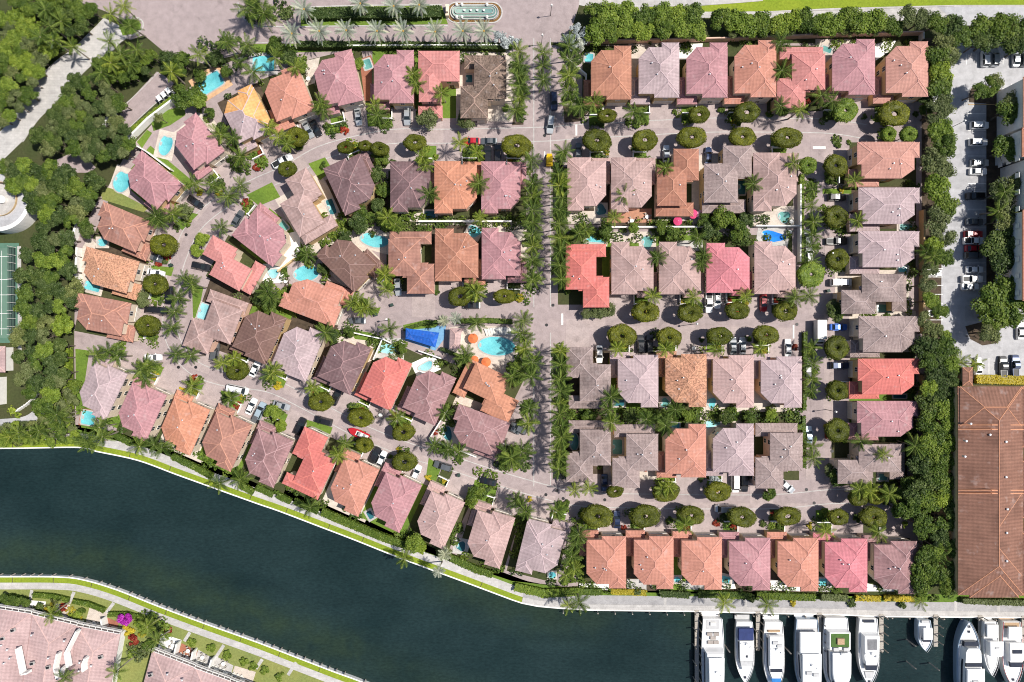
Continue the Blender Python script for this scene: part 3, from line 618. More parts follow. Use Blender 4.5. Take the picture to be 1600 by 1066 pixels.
# palms
def frond(mb, L, arch, drop, width, pairs, rnd, base=(0, 0, 0), az=0, lift=.6, wl=.10, vee=.25):
    """one pinnate frond: arched midrib with paired leaflets"""
    ca, sa = math.cos(az), math.sin(az); P = lambda s: Vector((base[0]+ca*L*s*math.cos(lift*.6)*(1-.12*s*s*drop), base[1]+sa*L*s*math.cos(lift*.6)*(1-.12*s*s*drop), base[2]+L*(math.sin(lift)*s-drop*s*s*.62)))
    side = Vector((-sa, ca, 0)); tb = rnd.uniform(.25, .75); prev = P(0)
    for i in range(1, pairs+1):
        s = i/pairs; q = P(s); d = (q-prev).normalized(); w_ = width*(math.sin(math.pi*min(1, s*.82+.14)))**.7
        up = side.cross(d); up = up if up.z > 0 else -up
        if i % 3 == 1: mb.add([prev-side*.03, prev+side*.03, P(min(1, s+2/pairs))+side*.02, P(min(1, s+2/pairs))-side*.02], [(0, 1, 2, 3)], 0, None, .95)
        for g in (-1, 1):
            tip = q+side*g*w_*.85+d*w_*.55-up*w_*vee*rnd.uniform(.6, 1.5); hw = d*wl*.5; t = min(1, max(0, tb+rnd.uniform(-.2, .25)))
            mb.add([q-hw, q+hw, tip+hw*.25, tip-hw*.25], [(0, 1, 2, 3)], 0, None, t)
        prev = q
def palm_crown(mat, seed, n, L, width, pairs, wl, stiff=0, name='crown'):
    rnd = random.Random(seed); mb = MB()
    for i in range(n):
        az = i*2.39996+rnd.uniform(-.3, .3); f = i/n; lift = 1.0-1.3*f if not stiff else 1.3-1.35*f
        frond(mb, L*rnd.uniform(.85, 1.08), 0, (.35+.55*f)*(1-.5*stiff), width, pairs, rnd, (0, 0, 0), az, lift, wl, vee=.75)
    return mb.mesh(name, mat, tint=True)
PC = [palm_crown(L_PALM, i, 15, 3.1, .62, 20, .115) for i in range(5)]; PCY = [palm_crown(L_PALM2, 20+i, 14, 2.9, .62, 18, .12) for i in range(4)]
PCS = [palm_crown(L_DATE, 40+i, 22, 2.2, .5, 12, .13, 1) for i in range(2)]
def ptrunk(seed, r0, r1, bend):
    rnd = random.Random(seed); mb = MB(); b = rnd.uniform(0, 6.28)
    mb.tube([(bend*math.cos(b)*(1-q)**2*-1, bend*math.sin(b)*(1-q)**2*-1, q) for q in (-.01, .2, .45, .7, 1)], [r0, r1*1.15, r1, r1*.95, r1*.8], 7); return mb.mesh('trunk', PBARK)
PT = [ptrunk(i, .24, .15, .25+.12*i) for i in range(3)]; DT = ptrunk(9, .34, .27, .02)
PALMG = {}
def palm(p, d=32, h=8.5, kind_='g', where='', group='palms of the estate', same=False, label=None):
    rnd = random.Random(int(p[0]*37+p[1]*11)); h *= rnd.uniform(.88, 1.1); loc = G(p, h); loc.z = 0; s = d*S/5.4*rnd.uniform(.95, 1.08)
    nm = {'g': 'green palm', 'y': 'yellow green palm', 's': 'silvery stiff fan crowned palm'}[kind_]
    t = thing('palm_tree', label or f'{nm} {where}', 'palm', loc, rnd.uniform(0, 6.28), group, same)
    tr = rnd.choice(PT); link('trunk', tr, t, (0, 0, 0), 0, (1, 1, h)); link('crown', rnd.choice({'g': PC, 'y': PCY, 's': PCS}[kind_]), t, (0, 0, h-.1), 0, s*rnd.uniform(.9, 1.1)).rotation_euler = (rnd.uniform(-.22, .22), rnd.uniform(-.22, .22), 0)
FR = []
for i in range(5):
    rnd = random.Random(70+i); mb = MB(); frond(mb, 3.0, 0, .30+.12*i, .42, 22, rnd, (.15, 0, 0), 0, 1.12-.28*i, .12, .05); FR.append(mb.mesh('frond', L_DATE, tint=True))
heart = MB(); heart.tube([(0, 0, -.7), (0, 0, -.1), (0, 0, .35)], [.3, .5, .15], 8); HEART = heart.mesh('crown_shaft', plain('palm heart', (.42, .26, .07, 1), .8))
def date_palm(p, h=7.0, nf=24, where='', s=1.0):
    rnd = random.Random(int(p[0]*3+p[1])); loc = G(p, h); loc.z = 0
    t = thing('date_palm', f'silvery green date palm with radiating stiff fronds {where}', 'palm', loc, 0, 'date palms of the entrance')
    link('trunk', DT, t, (0, 0, 0), 0, (1, 1, h)); link('crown_shaft', HEART, t, (0, 0, h))
    for i in range(nf):
        k = min(4, int(i/nf*5)); o = link('frond', FR[k], t, (0, 0, h+.1), i*2.39996+rnd.uniform(-.15, .15), s*rnd.uniform(.88, 1.12))
# clipped ring trees
def ring_crown(seed, lo, mat=None):
    rnd = random.Random(seed); mb = MB(); n = 36; rin = .2+rnd.uniform(-.05, .05)
    prof = [(rin, .30), (rin+.02, .52), (rin+.16, .66), (.62, .72), (.82, .66), (.95, .48), (1.0, .27), (.93, .08), (.7, 0), (rin+.06, .05)]
    for i in range(n):
        a0, a1 = 6.2832*i/n, 6.2832*(i+1)/n
        for j in range(len(prof)):
            (r0, z0), (r1, z1) = prof[j], prof[(j+1) % len(prof)]
            r0 *= .96; r1 *= .96; mb.add([(r0*math.cos(a0), r0*math.sin(a0), z0), (r1*math.cos(a0), r1*math.sin(a0), z1), (r1*math.cos(a1), r1*math.sin(a1), z1), (r0*math.cos(a1), r0*math.sin(a1), z0)], [(0, 1, 2, 3)], 0, None, .22)
    for i in range(3400 if not lo else 1500):
        a = rnd.uniform(0, 6.2832); j = rnd.choice([1, 2, 2, 3, 3, 3, 4, 4, 5, 6, 0]); q = rnd.random()
        (r0, z0), (r1, z1) = prof[j], prof[(j+1) % len(prof)]; r_ = r0+(r1-r0)*q; z_ = z0+(z1-z0)*q
        nr, nz = (z1-z0), -(r1-r0); v = Vector((-nr*math.cos(a), -nr*math.sin(a), -nz)); v = v if (v.z > 0 or j > 4 or j == 0) else -v
        v.normalize(); wob = 1+.055*math.sin(2*a+seed)+.04*math.sin(5*a+seed*2.3)+rnd.uniform(-.04, .04)
        p = Vector((r_*math.cos(a)*wob, r_*math.sin(a)*wob, z_+rnd.uniform(-.02, .03)+.02*math.sin(5*a+r_*9)))
        n2 = (v+rv(rnd)*.65).normalized(); leaf_quad(mb, p, n2, rnd.uniform(.05, .10)*(1.5 if lo else 1), rnd, min(1, max(0, .46+.2*math.sin(2*a+seed*1.7+3*r_)*math.sin(3*a+seed)+rnd.uniform(-.32, .36))))
    return mb.mesh('crown', mat or L_RING, tint=True)
RC = [ring_crown(i+3, 0) for i in range(7)]; RCL = [ring_crown(i+30, 1, L_LIME) for i in range(2)]
def ring_trunk(seed):
    rnd = random.Random(seed); mb = MB(); mb.tube([(0, 0, 0), (.05, 0, 1.6), (0, .05, 3.2)], [.2, .16, .14], 7)
    for i in range(6):
        a = i*1.05+rnd.uniform(-.3, .3); mb.tube([(0, .05, 3.1), (.7*math.cos(a), .7*math.sin(a), 4.1), (1.9*math.cos(a), 1.9*math.sin(a), 4.9)], [.11, .08, .04], 5)
    return mb.mesh('trunk', plain('pale bark', (.38, .33, .28, 1), .9, var=.3))
RT = [ring_trunk(1), ring_trunk(2)]
def ring_tree(p, d, leafy=0):
    rnd = random.Random(int(p[0]+p[1]*3)); loc = G(p, 5.8); loc.z = 0; hs = near_house(loc); r = d*.5*S*.97
    nm = 'leafy bright green ring tree' if leafy else 'round clipped ring tree'
    side = 'before' if (hs['loc']-loc).length < 16 else 'across from'
    t = thing('ring_tree', f"{nm} {side} the {hs['short']}", 'tree', loc, rnd.choice([0, math.pi])+rnd.uniform(-.12, .12), 'clipped ring trees along the streets')
    asp = rnd.uniform(.9, 1) if (p[0] > 1255 and 240 < p[1] < 720) or leafy else rnd.uniform(.72, .83)
    link('trunk', rnd.choice(RT), t, (0, 0, 0), 0, (r/3.4, r/3.4, .98)); link('crown', rnd.choice(RCL if leafy else RC), t, (0, 0, 4.3), 0, (r*rnd.uniform(1.0, 1.06), r*asp, 2.3))
# planting that nobody could count: leaf clumps over a bed
def planting(name, px, h, mat, dens=2.6, size=.55, seed=0, world=None, cover=.26):
    rnd = random.Random(seed+int((world or px)[0][0]*7)); P = world or [G(p) for p in px]; xs = [p.x for p in P]; ys = [p.y for p in P]; mb = MB(); n = len(P)
    def ins(x, y):
        r_ = False
        for i in range(n):
            a, b_ = P[i], P[i-1]
            if (a.y > y) != (b_.y > y) and x < (b_.x-a.x)*(y-a.y)/(b_.y-a.y)+a.x: r_ = not r_
        return r_
    area = (max(xs)-min(xs))*(max(ys)-min(ys)); cl = []
    for i in range(int(area*cover)+1):
        x, y = rnd.uniform(min(xs), max(xs)), rnd.uniform(min(ys), max(ys))
        if ins(x, y): cl.append((x, y, rnd.uniform(.4, 1)*h, rnd.uniform(.8, 1.7), rnd.uniform(-.25, .25)))
    for x, y, hh, r_, tt in cl:
        for k in range(int(dens*13*r_)):
            v = rv(rnd); q = math.sqrt(rnd.random()); al = rnd.uniform(0, 6.2832); v = Vector((q*math.cos(al), q*math.sin(al), math.sqrt(1-q*q)+.05)).normalized(); p = Vector((x+v.x*r_, y+v.y*r_, v.z*hh*rnd.uniform(.7, 1)))
            leaf_quad(mb, p, (v+rv(rnd)*.8+Vector((0, 0, .4))).normalized(), size*rnd.uniform(.6, 1.3), rnd, min(1, max(0, .5+tt+rnd.uniform(-.3, .3))))
    if mb.v: return struct(mb.build(name, mat, tint=True), 'stuff')
def hedge(px, wd, h, mat, label, dens=34, size=.34):
    """a clipped hedge along a line: dense leaves over a box-shaped body"""
    rnd = random.Random(int(px[0][0]*3+px[0][1])); mb = MB(); a = [G(p) for p in offset_line(px, wd/2)]; b_ = [G(p) for p in offset_line(px, -wd/2)]; Wm = wd*S
    for i in range(len(px)-1):
        q = [a[i], a[i+1], b_[i+1], b_[i]]
        vs = [(p.x, p.y, 0) for p in q]+[(p.x, p.y, h*.93) for p in q]; mb.add(vs, [(4, 7, 6, 5), (0, 1, 5, 4), (2, 3, 7, 6), (0, 4, 7, 3), (1, 2, 6, 5)], 0, None, .3)
        L = (a[i+1]-a[i]).length; u = (a[i+1]-a[i])/max(L, .01); s = (b_[i]-a[i])
        for k in range(int(L*(Wm+h)*dens*.5)):
            f = rnd.uniform(-.03, 1.03); g = rnd.uniform(-.05, 1.05); z = h*rnd.uniform(.93, 1.06); n_ = Vector((0, 0, 1))
            if rnd.random() < h/(Wm+h): z = h*rnd.random(); g = rnd.choice([-.02, 1.02]); n_ = s.normalized()*(1 if g > .5 else -1)
            p = a[i]+u*L*f+s*g; p.z = z; leaf_quad(mb, p, (n_+rv(rnd)*.6).normalized(), size*rnd.uniform(.6, 1.3), rnd, rnd.uniform(.2, .85))
    return tag(mb.build('hedge', mat, tint=True), label, 'hedge', 'clipped hedges')
# ------------------------------------------------------------------ planting out
for t, x, y, d, *lf in [(10,250,850,38),(10,555,915,26),(10,675,905,22),(10,770,925,30),(10,990,885,36),(10,190,1050,30),(20,30,905,48),(20,595,718,30),(20,1172,710,34),(20,1470,695,40),(20,532,872,47),(20,832,870,41),(20,1125,852,44),(20,1442,850,43),
        (30,490,685,38,1),(30,795,705,50),(30,125,855,46),(30,430,1030,37),(30,255,1030,28,1),(30,760,835,24,1),(30,885,835,26,1),(1,1015,460,43),(1,960,705,41),(1,915,965,41),(2,1475,185,36),(11,1272,782,37),(11,1550,782,33),
        (21,838,880,41),(21,1115,885,38),(21,1412,872,36),(21,690,1030,46),(21,985,1040,40),(21,1300,1030,39),(21,1590,1022,42),(31,430,285,38),(31,440,550,37),(31,275,645,44,1),(31,115,875,39),(32,435,40,38),
        (32,440,310,33),(32,440,560,38),(32,570,985,30),(32,680,985,26),(12,400,380,38),(12,650,480,38),(12,918,570,37),(12,673,650,29),(12,925,755,40),(22,645,940,26),(22,965,945,40),(22,1290,945,40),
        (23,535,35,47),(23,835,35,46),(23,1120,30,42),(23,1440,40,44),(33,130,35,41),(33,445,40,33),(33,665,40,43)]:
    ring_tree(T(t, x, y), d, lf and lf[0])
# avenue palms
AV = [(810,80),(811,100),(811,118),(812,134),(812,152),(806,172),(889,72),(890,95),(889,118),(888,142),(893,158),(908,165),(928,160),(830,250),(880,238),(832,287),(831,308),(832,328),(832,347),(832,366),(832,385),(832,407),(832,437),
      (872,272),(874,290),(875,308),(874,328),(875,350),(875,372),(875,392),(875,415),(877,437),(820,545),(832,566),(830,588),(827,638),(826,660),(815,706),(800,716),(790,706),(875,548),(877,570),(875,593),(876,611),(875,630),(875,648),(876,665),(877,683),(875,703),(873,716),(873,733)]
for i, p in enumerate(AV): palm(p, 35, 9, 'g' if i % 4 else 'y', '', 'avenue palms', False, f"{'green' if i % 4 else 'yellow green'} avenue palm by the {near_house(G(p))['short']}")
for p in [(849,82),(848,102),(849,124)]: palm(p, 30, 8, 'g', 'on the avenue median', 'median palms', True)
for p, h in [((475,15),7),((615,10),7),((655,8),7),((563,6),7),((499,49),7),((541,48),7),((589,49),7),((630,49),7),((680,50),7),((723,49),7),((756,49),7),((456,53),7)]:
    date_palm(p, h, 24, 'on the entrance median' if p[1] < 30 else 'along the entrance wall')
for p in [(386,14),(412,20),(398,4)]: palm(p, 40, 7.5, 'g', 'on the dark planted entrance island', 'entrance island palms', True)
def hp(p): return near_house(G(p))['short']
PL = [(193,10,'y'),(173,22,'y'),(170,65,'g'),(213,78,'g'),(173,98,'y'),(203,98,'g'),(113,73,'y'),(158,113,'g'),(95,33,'g'),(70,15,'g'),(78,40,'g'),(83,63,'g'),(63,58,'g'),(203,40,'g'),(188,85,'g'),(353,65,'g'),(373,98,'g'),(385,70,'g'),(395,112,'g'),(268,112,'y'),(310,85,'y'),
 (430,90,'y'),(461,105,'y'),(435,215,'y'),(420,200,'y'),(448,225,'y'),(500,160,'g'),(505,172,'g'),(585,165,'y'),(590,180,'g'),(645,115,'y'),(650,130,'g'),(718,222,'y'),(745,238,'y'),(690,145,'y'),(660,245,'y'),(665,258,'y'),
 (301,287,'g'),(333,290,'g'),(356,307,'g'),(376,290,'g'),(346,355,'g'),(288,435,'g'),(278,465,'g'),(273,487,'g'),(268,512,'g'),(250,345,'g'),(270,335,'g'),(243,338,'g'),(300,445,'g'),(345,210,'g'),(365,215,'g'),(375,245,'g'),
 (150,555,'g'),(170,548,'g'),(183,556,'g'),(220,578,'g'),(230,570,'g'),(226,590,'g'),(275,553,'g'),(298,556,'g'),(300,603,'y'),(360,622,'g'),(348,568,'y'),(365,560,'y'),
 (15,683,'y'),(28,676,'g'),(48,681,'y'),(60,673,'g'),(88,648,'g'),(95,655,'y'),(140,693,'g'),(160,683,'g'),(155,668,'g'),(132,690,'g'),(218,698,'g'),(253,700,'g'),(240,695,'g'),(343,756,'g'),(375,750,'g'),(485,793,'g'),(420,585,'g'),(428,580,'y'),(488,606,'y'),(540,693,'y'),(528,711,'y'),(620,653,'y'),
 (695,645,'g'),(678,696,'g'),(700,703,'g'),(718,706,'g'),(728,553,'g'),(633,872,'y'),(685,892,'s'),(695,866,'s'),(900,849,'g'),(898,889,'y'),(885,899,'y'),(893,870,'g'),(905,835,'g'),(888,947,'y'),(905,942,'g'),(815,790,'g'),(822,800,'g'),(806,783,'g'),(870,797,'g'),(898,766,'y'),(920,763,'y'),
 (480,397,'g'),(618,350,'y'),(605,340,'y'),(423,465,'g'),(417,455,'g'),(550,474,'y'),(565,483,'y'),(560,470,'y'),(603,452,'y'),(601,430,'y'),(671,302,'g'),(748,287,'g'),(750,340,'y'),(693,502,'s'),(712,498,'s'),(608,515,'g'),(738,449,'y'),(745,458,'y'),(575,480,'y'),(508,520,'g'),
 (745,505,'g'),(812,520,'g'),(818,500,'g'),(820,530,'g'),(808,580,'g'),(815,580,'g'),(800,590,'g'),(725,560,'g'),(975,305,'g'),(1040,262,'y'),(1177,287,'g'),(1028,402,'g'),(1100,398,'g'),(1097,410,'g'),(1020,463,'y'),(1083,465,'y'),(1165,462,'y'),(1090,372,'g'),(960,340,'y'),(905,365,'g'),(915,360,'y'),
 (955,620,'g'),(950,640,'g'),(955,660,'y'),(1055,640,'g'),(1010,655,'g'),(1040,665,'g'),(1045,760,'y'),(1035,765,'y'),(1040,545,'y'),(965,545,'y'),(1120,546,'y'),(1188,545,'y'),(990,175,'g'),(1000,180,'g'),(1220,165,'g'),(1250,172,'y'),(1283,150,'g'),(1240,255,'y'),(1300,158,'g'),(1220,65,'g'),(1222,110,'g'),(1070,820,'y'),(1290,830,'y'),(1372,832,'y'),
 (1340,345,'y'),(1335,282,'y'),(1345,690,'g'),(1380,710,'y'),(1430,697,'g'),(1343,765,'y'),(1360,768,'y'),(1390,772,'y'),(1243,465,'g'),(1265,462,'g'),(1470,858,'g'),(1465,870,'g'),(1475,905,'g'),(1438,940,'y'),(1132,942,'y'),(1200,945,'y'),(1490,855,'g'),(1500,565,'y'),(1525,568,'y'),(1448,395,'g'),(1460,400,'g'),(1560,330,'g'),(1570,300,'g'),(80,960,'y'),(100,1060,'g'),(245,1000,'g'),(230,980,'y'),(180,1050,'g')]
def zone(x, y):
    if y > 930 and x < 300: return 'on the far bank'
    if y > 640 and x < 135: return 'at the canal west end'
    if x > 1435: return 'at the parking lot belt' if y < 840 else 'beside the condominium'
    if y > 900: return 'on the canal walk'
    if x < 130: return 'on the north west bank'
    if x < 230: return 'between west drive and entrance plaza'
    return 'at the edge of the entrance plaza'
for x, y, k in PL:
    q = G((x, y), 8); inn = 130 < x < 1440 and y < 910 and not (y < 130 and x < 330)
    palm((x, y), 31 if k != 's' else 27, 7.5, k, f'beside the {hp((x, y))}' if inn else zone(x, y), 'garden palms' if inn else 'palms outside the gardens')
for p in [(1270,296),(1268,321),(1271,347),(1270,367),(1268,385),(1268,543),(1269,568),(1268,593),(1268,611),(1270,698),(1270,716),(1268,408)]: palm(p, 29, 6, 'g', 'in the row down the east street', 'east street palms', True)
# broadleaf trees
rnd = random.Random(5)
def grove(px, knds, rr, where, group, sp=.95, h=None, seed=1):
    r_ = random.Random(seed); xs = [p[0] for p in px]; ys = [p[1] for p in px]; n = len(px); pts = []
    def ins(x, y):
        q = False
        for i in range(n):
            a, b_ = px[i], px[i-1]
            if (a[1] > y) != (b_[1] > y) and x < (b_[0]-a[0])*(y-a[1])/(b_[1]-a[1])+a[0]: q = not q
        return q
    for i in range(900):
        x, y, r = r_.uniform(min(xs), max(xs)), r_.uniform(min(ys), max(ys)), r_.uniform(*rr)
        if ins(x, y) and all(math.hypot(x-a, y-b_) > (r+c)*sp*.62 for a, b_, c in pts): pts.append((x, y, r))
    for x, y, r in pts: tree(r_.choice(knds), (x, y), r, h, None, group, True, where)
grove([(122,122),(165,128),(192,150),(190,190),(208,215),(198,245),(150,252),(122,236),(72,232),(58,220),(84,182),(108,150)], ['oak','oak','ficus','olive'], (9,16), 'in the grove between the two western roads', 'western grove trees', .9, 7)
grove([(0,255),(45,262),(100,268),(155,270),(160,305),(118,345),(112,380),(118,480),(108,530),(110,600),(62,640),(35,590),(28,520),(32,440),(40,385),(62,378),(50,340)], ['oak','oak','ficus','olive','oak','lime'], (11,18), 'in the long western grove beside the estate wall', 'long western grove trees', .9, 7, 2)
grove([(0,25),(40,22),(88,60),(62,98),(60,130),(28,178),(0,195)], ['lime','olive','ficus'], (10,17), 'on the north west corner bank', 'north west bank trees', .85, 5, 3)
grove([(8,5),(105,0),(150,5),(145,30),(118,52),(98,45)], ['ficus','oak'], (11,16), 'above the west drive', 'trees above the west drive', .9, 6, 4)
grove([(150,95),(240,88),(235,112),(190,130),(160,120)], ['ficus','lime','oak'], (8,12), 'between the plaza and visitor road', 'trees by the visitor road', 1, 5, 5)
grove([(0,262),(30,255),(45,270),(25,285)], ['olive','ficus'], (9,13), 'by the round ramp', 'trees by the round ramp', 1, 5, 6)
grove([(60,640),(120,600),(112,650),(100,680),(70,670)], ['olive','ficus'], (8,12), 'at the foot of the western grove', 'trees at the foot of the grove', 1, 4, 7)
grove([(0,665),(110,660),(130,690),(0,692)], ['olive','lime'], (7,10), 'along the canal west end', 'trees at the canal west end', 1, 3.5, 8)
grove([(0,1010-75),(25,930),(45,940),(20,950)], ['ficus'], (7,9), 'by the far terrace', 'far terrace trees', 1, 3, 9)
for i, (x, y, r, k) in enumerate([(266,97,19,'oak'),(286,100,17,'ficus'),(288,150,20,'ficus'),(312,160,15,'lime'),(250,185,8,'olive'),(140,362,13,'oak'),(135,350,10,'ficus')]):
    tree(k, (x, y), r, 5.5, None, 'trees in the north western gardens', False, f'beside the {hp((x, y))}')
for i, x in enumerate(range(928, 1110, 26)):
    for y in (24, 47): tree('lime' if (i+y) % 3 else 'ficus', (x+rnd.uniform(-5, 5), y+rnd.uniform(-4, 4)-i*.3), rnd.uniform(17, 21), 6.5, None, 'northern screen trees', True, 'in the clipped screen behind the top row')
for i, x in enumerate(range(1128, 1395, 22)):
    tree('lime' if i % 3 else 'ficus', (x+rnd.uniform(-4, 4), 36+rnd.uniform(-6, 6)), rnd.uniform(17, 21), 6, None, 'northern screen trees', True, 'in the clipped screen behind the top row')
    if i % 2: tree('olive', (x+rnd.uniform(-4, 4), 50+rnd.uniform(-3, 3)), rnd.uniform(9, 12), 4, None, 'northern screen trees', True, 'in the clipped screen behind the top row')
for i, (x, y, r, k) in enumerate([(1415,28,17,'olive'),(1438,32,17,'olive'),(1460,38,18,'ficus'),(1485,45,20,'oak'),(1500,62,17,'ficus'),(1475,68,18,'olive'),(1532,48,22,'ficus'),(1545,65,21,'oak'),(1562,45,23,'ficus'),(1578,62,22,'oak'),(1595,45,24,'ficus'),(1612,60,18,'ficus'),(1528,68,14,'oak'),(1595,75,14,'oak')]):
    tree(k, (x, y), r, 8, None, 'trees north of the parking lot', True, 'in the belt north of the parking lot')
for i, (x, y, r) in enumerate([(1462,92,19),(1480,88,15),(1468,115,17),(1466,138,18),(1475,165,17),(1458,178,17),(1466,205,18),(1474,228,17),(1458,250,18),(1474,272,18),(1462,296,19),(1476,318,18),(1462,342,18),(1472,366,18),(1455,385,14),(1470,402,15),(1450,425,12),(1446,445,12),(1450,470,13),(1465,488,12),(1444,500,12),(1455,520,14),(1470,528,11)]):
    tree(['olive','olive','lime','ficus'][i % 4 if i != 0 else 3], (x, y), r*1.15, 7.5, None, 'belt along the parking lot', True, 'in the belt between houses and parking lot')
grove([(1437,540),(1482,535),(1498,600),(1500,700),(1492,760),(1500,830),(1485,900),(1470,925),(1440,920),(1440,800),(1405,805),(1402,790),(1432,745),(1440,660)], ['ficus','ficus','oak','lime'], (14,22), 'in the tall belt beside the condominium', 'tall belt beside the condominium', .85, 9, 11)
grove([(1400,762),(1432,745),(1440,800),(1400,800)], ['ficus'], (11,14), 'at the south east street corner', 'trees at the street corner', 1, 6, 12)
for i, (x, y, r, k) in enumerate([(1572,176,20,'ficus'),(1580,160,16,'olive'),(1596,172,16,'oak'),(1571,235,23,'ficus'),(1568,300,22,'olive'),(1585,290,18,'olive'),(1575,325,20,'olive'),(1563,345,16,'olive'),(1556,385,24,'oak'),(1578,378,24,'oak'),(1570,405,24,'oak'),(1545,470,26,'ficus'),(1572,458,26,'ficus'),(1552,495,22,'ficus'),(1592,470,26,'ficus'),(1575,490,22,'ficus'),(1546,520,17,'olive'),(1532,525,10,'olive'),(1540,138,16,'ficus'),(1526,145,13,'ficus'),(1551,130,13,'olive')]):
    tree(k, (x, y), r, 8, None, 'parking lot trees', True, 'on the planted edge of the parking lot')
for x, y, r in [(885,62,10),(900,45,10),(912,55,13),(895,72,10),(905,70,10),(790,65,13),(778,58,10),(805,68,10)]: tree('silver', (x, y), r, 4.5, None, 'silver trees at the avenue head', True, 'at the head of the avenue')
tree('magenta', (192, 967), 12, 3, 'bright purple flowering shrub beside the far terrace patio', None)
for i, (x, y, r, k) in enumerate([(1308,488,15,'oak'),(1302,480,12,'olive'),(1310,745,15,'ficus'),(1300,735,12,'olive'),(667,187,17,'olive'),(730,186,16,'olive'),(1200,770,12,'ficus'),(745,775,16,'ficus'),(738,785,12,'lime'),(648,848,15,'lime'),(935,487,12,'olive'),(950,484,12,'olive'),(918,490,10,'olive'),(1222,170,12,'ficus'),(800,712,16,'oak'),(788,724,12,'ficus'),(1115,748,11,'silver'),(560,350,16,'oak'),(540,372,12,'oak'),(575,345,13,'ficus'),(1340,725,12,'ficus'),(225,467,14,'olive'),(316,373,12,'lime'),(308,391,11,'lime'),(290,330,13,'olive'),(695,865,13,'olive'),(427,645,13,'lime'),(440,665,10,'lime'),(1130,340,18,'ficus'),(1150,360,16,'ficus'),(1110,360,15,'oak'),(1165,345,14,'oak'),(1100,345,12,'ficus'),(1050,365,13,'ficus'),(1035,355,12,'ficus'),(945,360,12,'ficus'),(597,248,12,'ficus'),(590,272,13,'oak'),(600,297,12,'ficus'),(591,322,12,'oak'),(602,348,13,'ficus'),(562,332,12,'ficus'),(512,396,11,'ficus'),(505,420,10,'oak'),(420,482,12,'ficus'),(404,466,11,'oak'),(441,462,9,'lime'),(328,178,9,'ficus'),(346,202,9,'oak'),(312,118,11,'ficus'),(335,92,13,'oak'),(355,112,10,'ficus'),(432,72,14,'ficus'),(452,92,13,'oak'),(470,105,11,'ficus'),(560,100,9,'lime'),(632,88,9,'ficus'),(545,520,9,'ficus'),(520,525,10,'oak'),(630,545,8,'ficus'),(660,252,10,'lime'),(900,368,11,'ficus'),(990,356,9,'lime'),(920,652,11,'ficus'),(985,648,12,'oak'),(1030,652,11,'ficus'),(1075,650,11,'lime'),(1135,652,12,'oak'),(1170,655,11,'ficus'),(1205,648,9,'lime'),(1450,110,13,'oak'),(1447,150,14,'oak'),(1445,170,12,'ficus')]):
    tree(k, (x, y), r, max(3.5, r*.32), None, 'garden trees', False, f'beside the {hp((x, y))}')
# hedges and walls of the estate
hedge([(470,74),(640,75),(790,77)], 9, 2.2, L_OAK, 'long dark hedge behind the date palms along the entrance wall')
hedge([(480,26),(560,24),(640,25),(690,22)], 16, 1.8, L_OAK, 'wide dark hedge filling the entrance median')
hedge([(1,690),(60,691),(118,690)], 6, .9, L_LIME, 'low hedge along the canal walk west end')
hedge([(110,545),(110,600),(112,640)], 8, 2, L_LIME, 'bright tall hedge west of the first canal house')
hedge([(212,205),(246,178),(276,155)], 8, 1.6, L_LIME, 'bright yellow green hedge beside the visitor road')
for i, pts in enumerate([[(178,677),(208,692)],[(272,712),(302,727)],[(303,727),(334,744)],[(377,757),(398,768)],[(403,760),(428,772)],[(435,772),(456,783)],[(462,782),(498,798)],[(505,800),(540,815)]]):
    hedge(pts, 9, 1.2, L_FIC, f"clipped hedge behind the {['second','third','third','fourth','fifth','fifth','sixth','seventh'][i]} house of the canal row")
hedge([(505,798),(542,814),(575,828),(600,838),(640,852)], 11, 1.5, L_FIC, 'long uneven hedge along the canal walk behind the seventh and eighth houses')
hedge([(640,845),(665,856)], 14, 2, L_LIME, 'bright bushy hedge on the canal walk behind the ninth house')
hedge([(705,870),(745,888),(770,896)], 10, 1.4, L_FIC, 'hedge along the canal walk behind the tenth house')
hedge([(805,915),(850,925),(905,922)], 12, 1.4, L_LIME, 'bright hedge along the canal bend behind the last canal house')
hedge([(905,922),(940,923)], 9, 1.3, L_FIC, 'dark green hedge behind the first dockside house')
hedge([(955,923),(1008,925)], 8, .9, L_YEL, 'yellow flowering hedge behind the second dockside house')
hedge([(1030,925),(1075,928)], 9, 1.3, L_OAK, 'dark hedge behind the third dockside house'); hedge([(1090,926),(1130,927),(1170,929)], 10, 1.4, L_FIC, 'mid green hedge behind the fourth dockside house')
hedge([(1180,928),(1200,929),(1270,931)], 10, 1.4, L_FIC, 'uneven hedge behind the fifth dockside house'); hedge([(1280,930),(1320,932)], 10, 1.6, L_OLIVE, 'pale hedge behind the sixth dockside house')
hedge([(1335,933),(1372,934)], 8, 1, L_YEL, 'yellow hedge between the sixth and seventh dockside houses'); hedge([(1380,933),(1425,935)], 8, .9, L_YEL, 'yellow hedge behind the seventh dockside house')
hedge([(1500,936),(1545,938),(1600,939)], 8, 1.6, L_OLIVE, 'loose hedge along the quay before the condominium')
hedge([(1522,592),(1560,593),(1596,594)], 13, 1.2, L_YEL, 'yellow leaved hedge between parking lot and condominium')
hedge([(1250,275),(1250,340),(1250,410)], 6, 1.4, L_LIME, 'bright narrow hedge on the east street behind the last second row house')
hedge([(1255,520),(1255,600),(1254,640)], 5, 1.4, L_FIC, 'narrow hedge along the east street beside the fourth row'); hedge([(1253,650),(1254,690),(1254,730)], 5, 1.3, L_FIC, 'narrow hedge along the east street beside the fifth row')
hedge([(1180,668),(1215,668),(1250,666)], 8, 1.5, L_FIC, 'garden hedge behind the last fifth row house'); hedge([(632,515),(660,506),(690,502)], 5, 1, L_FIC, 'low hedge round the blue tarpaulin lawn')
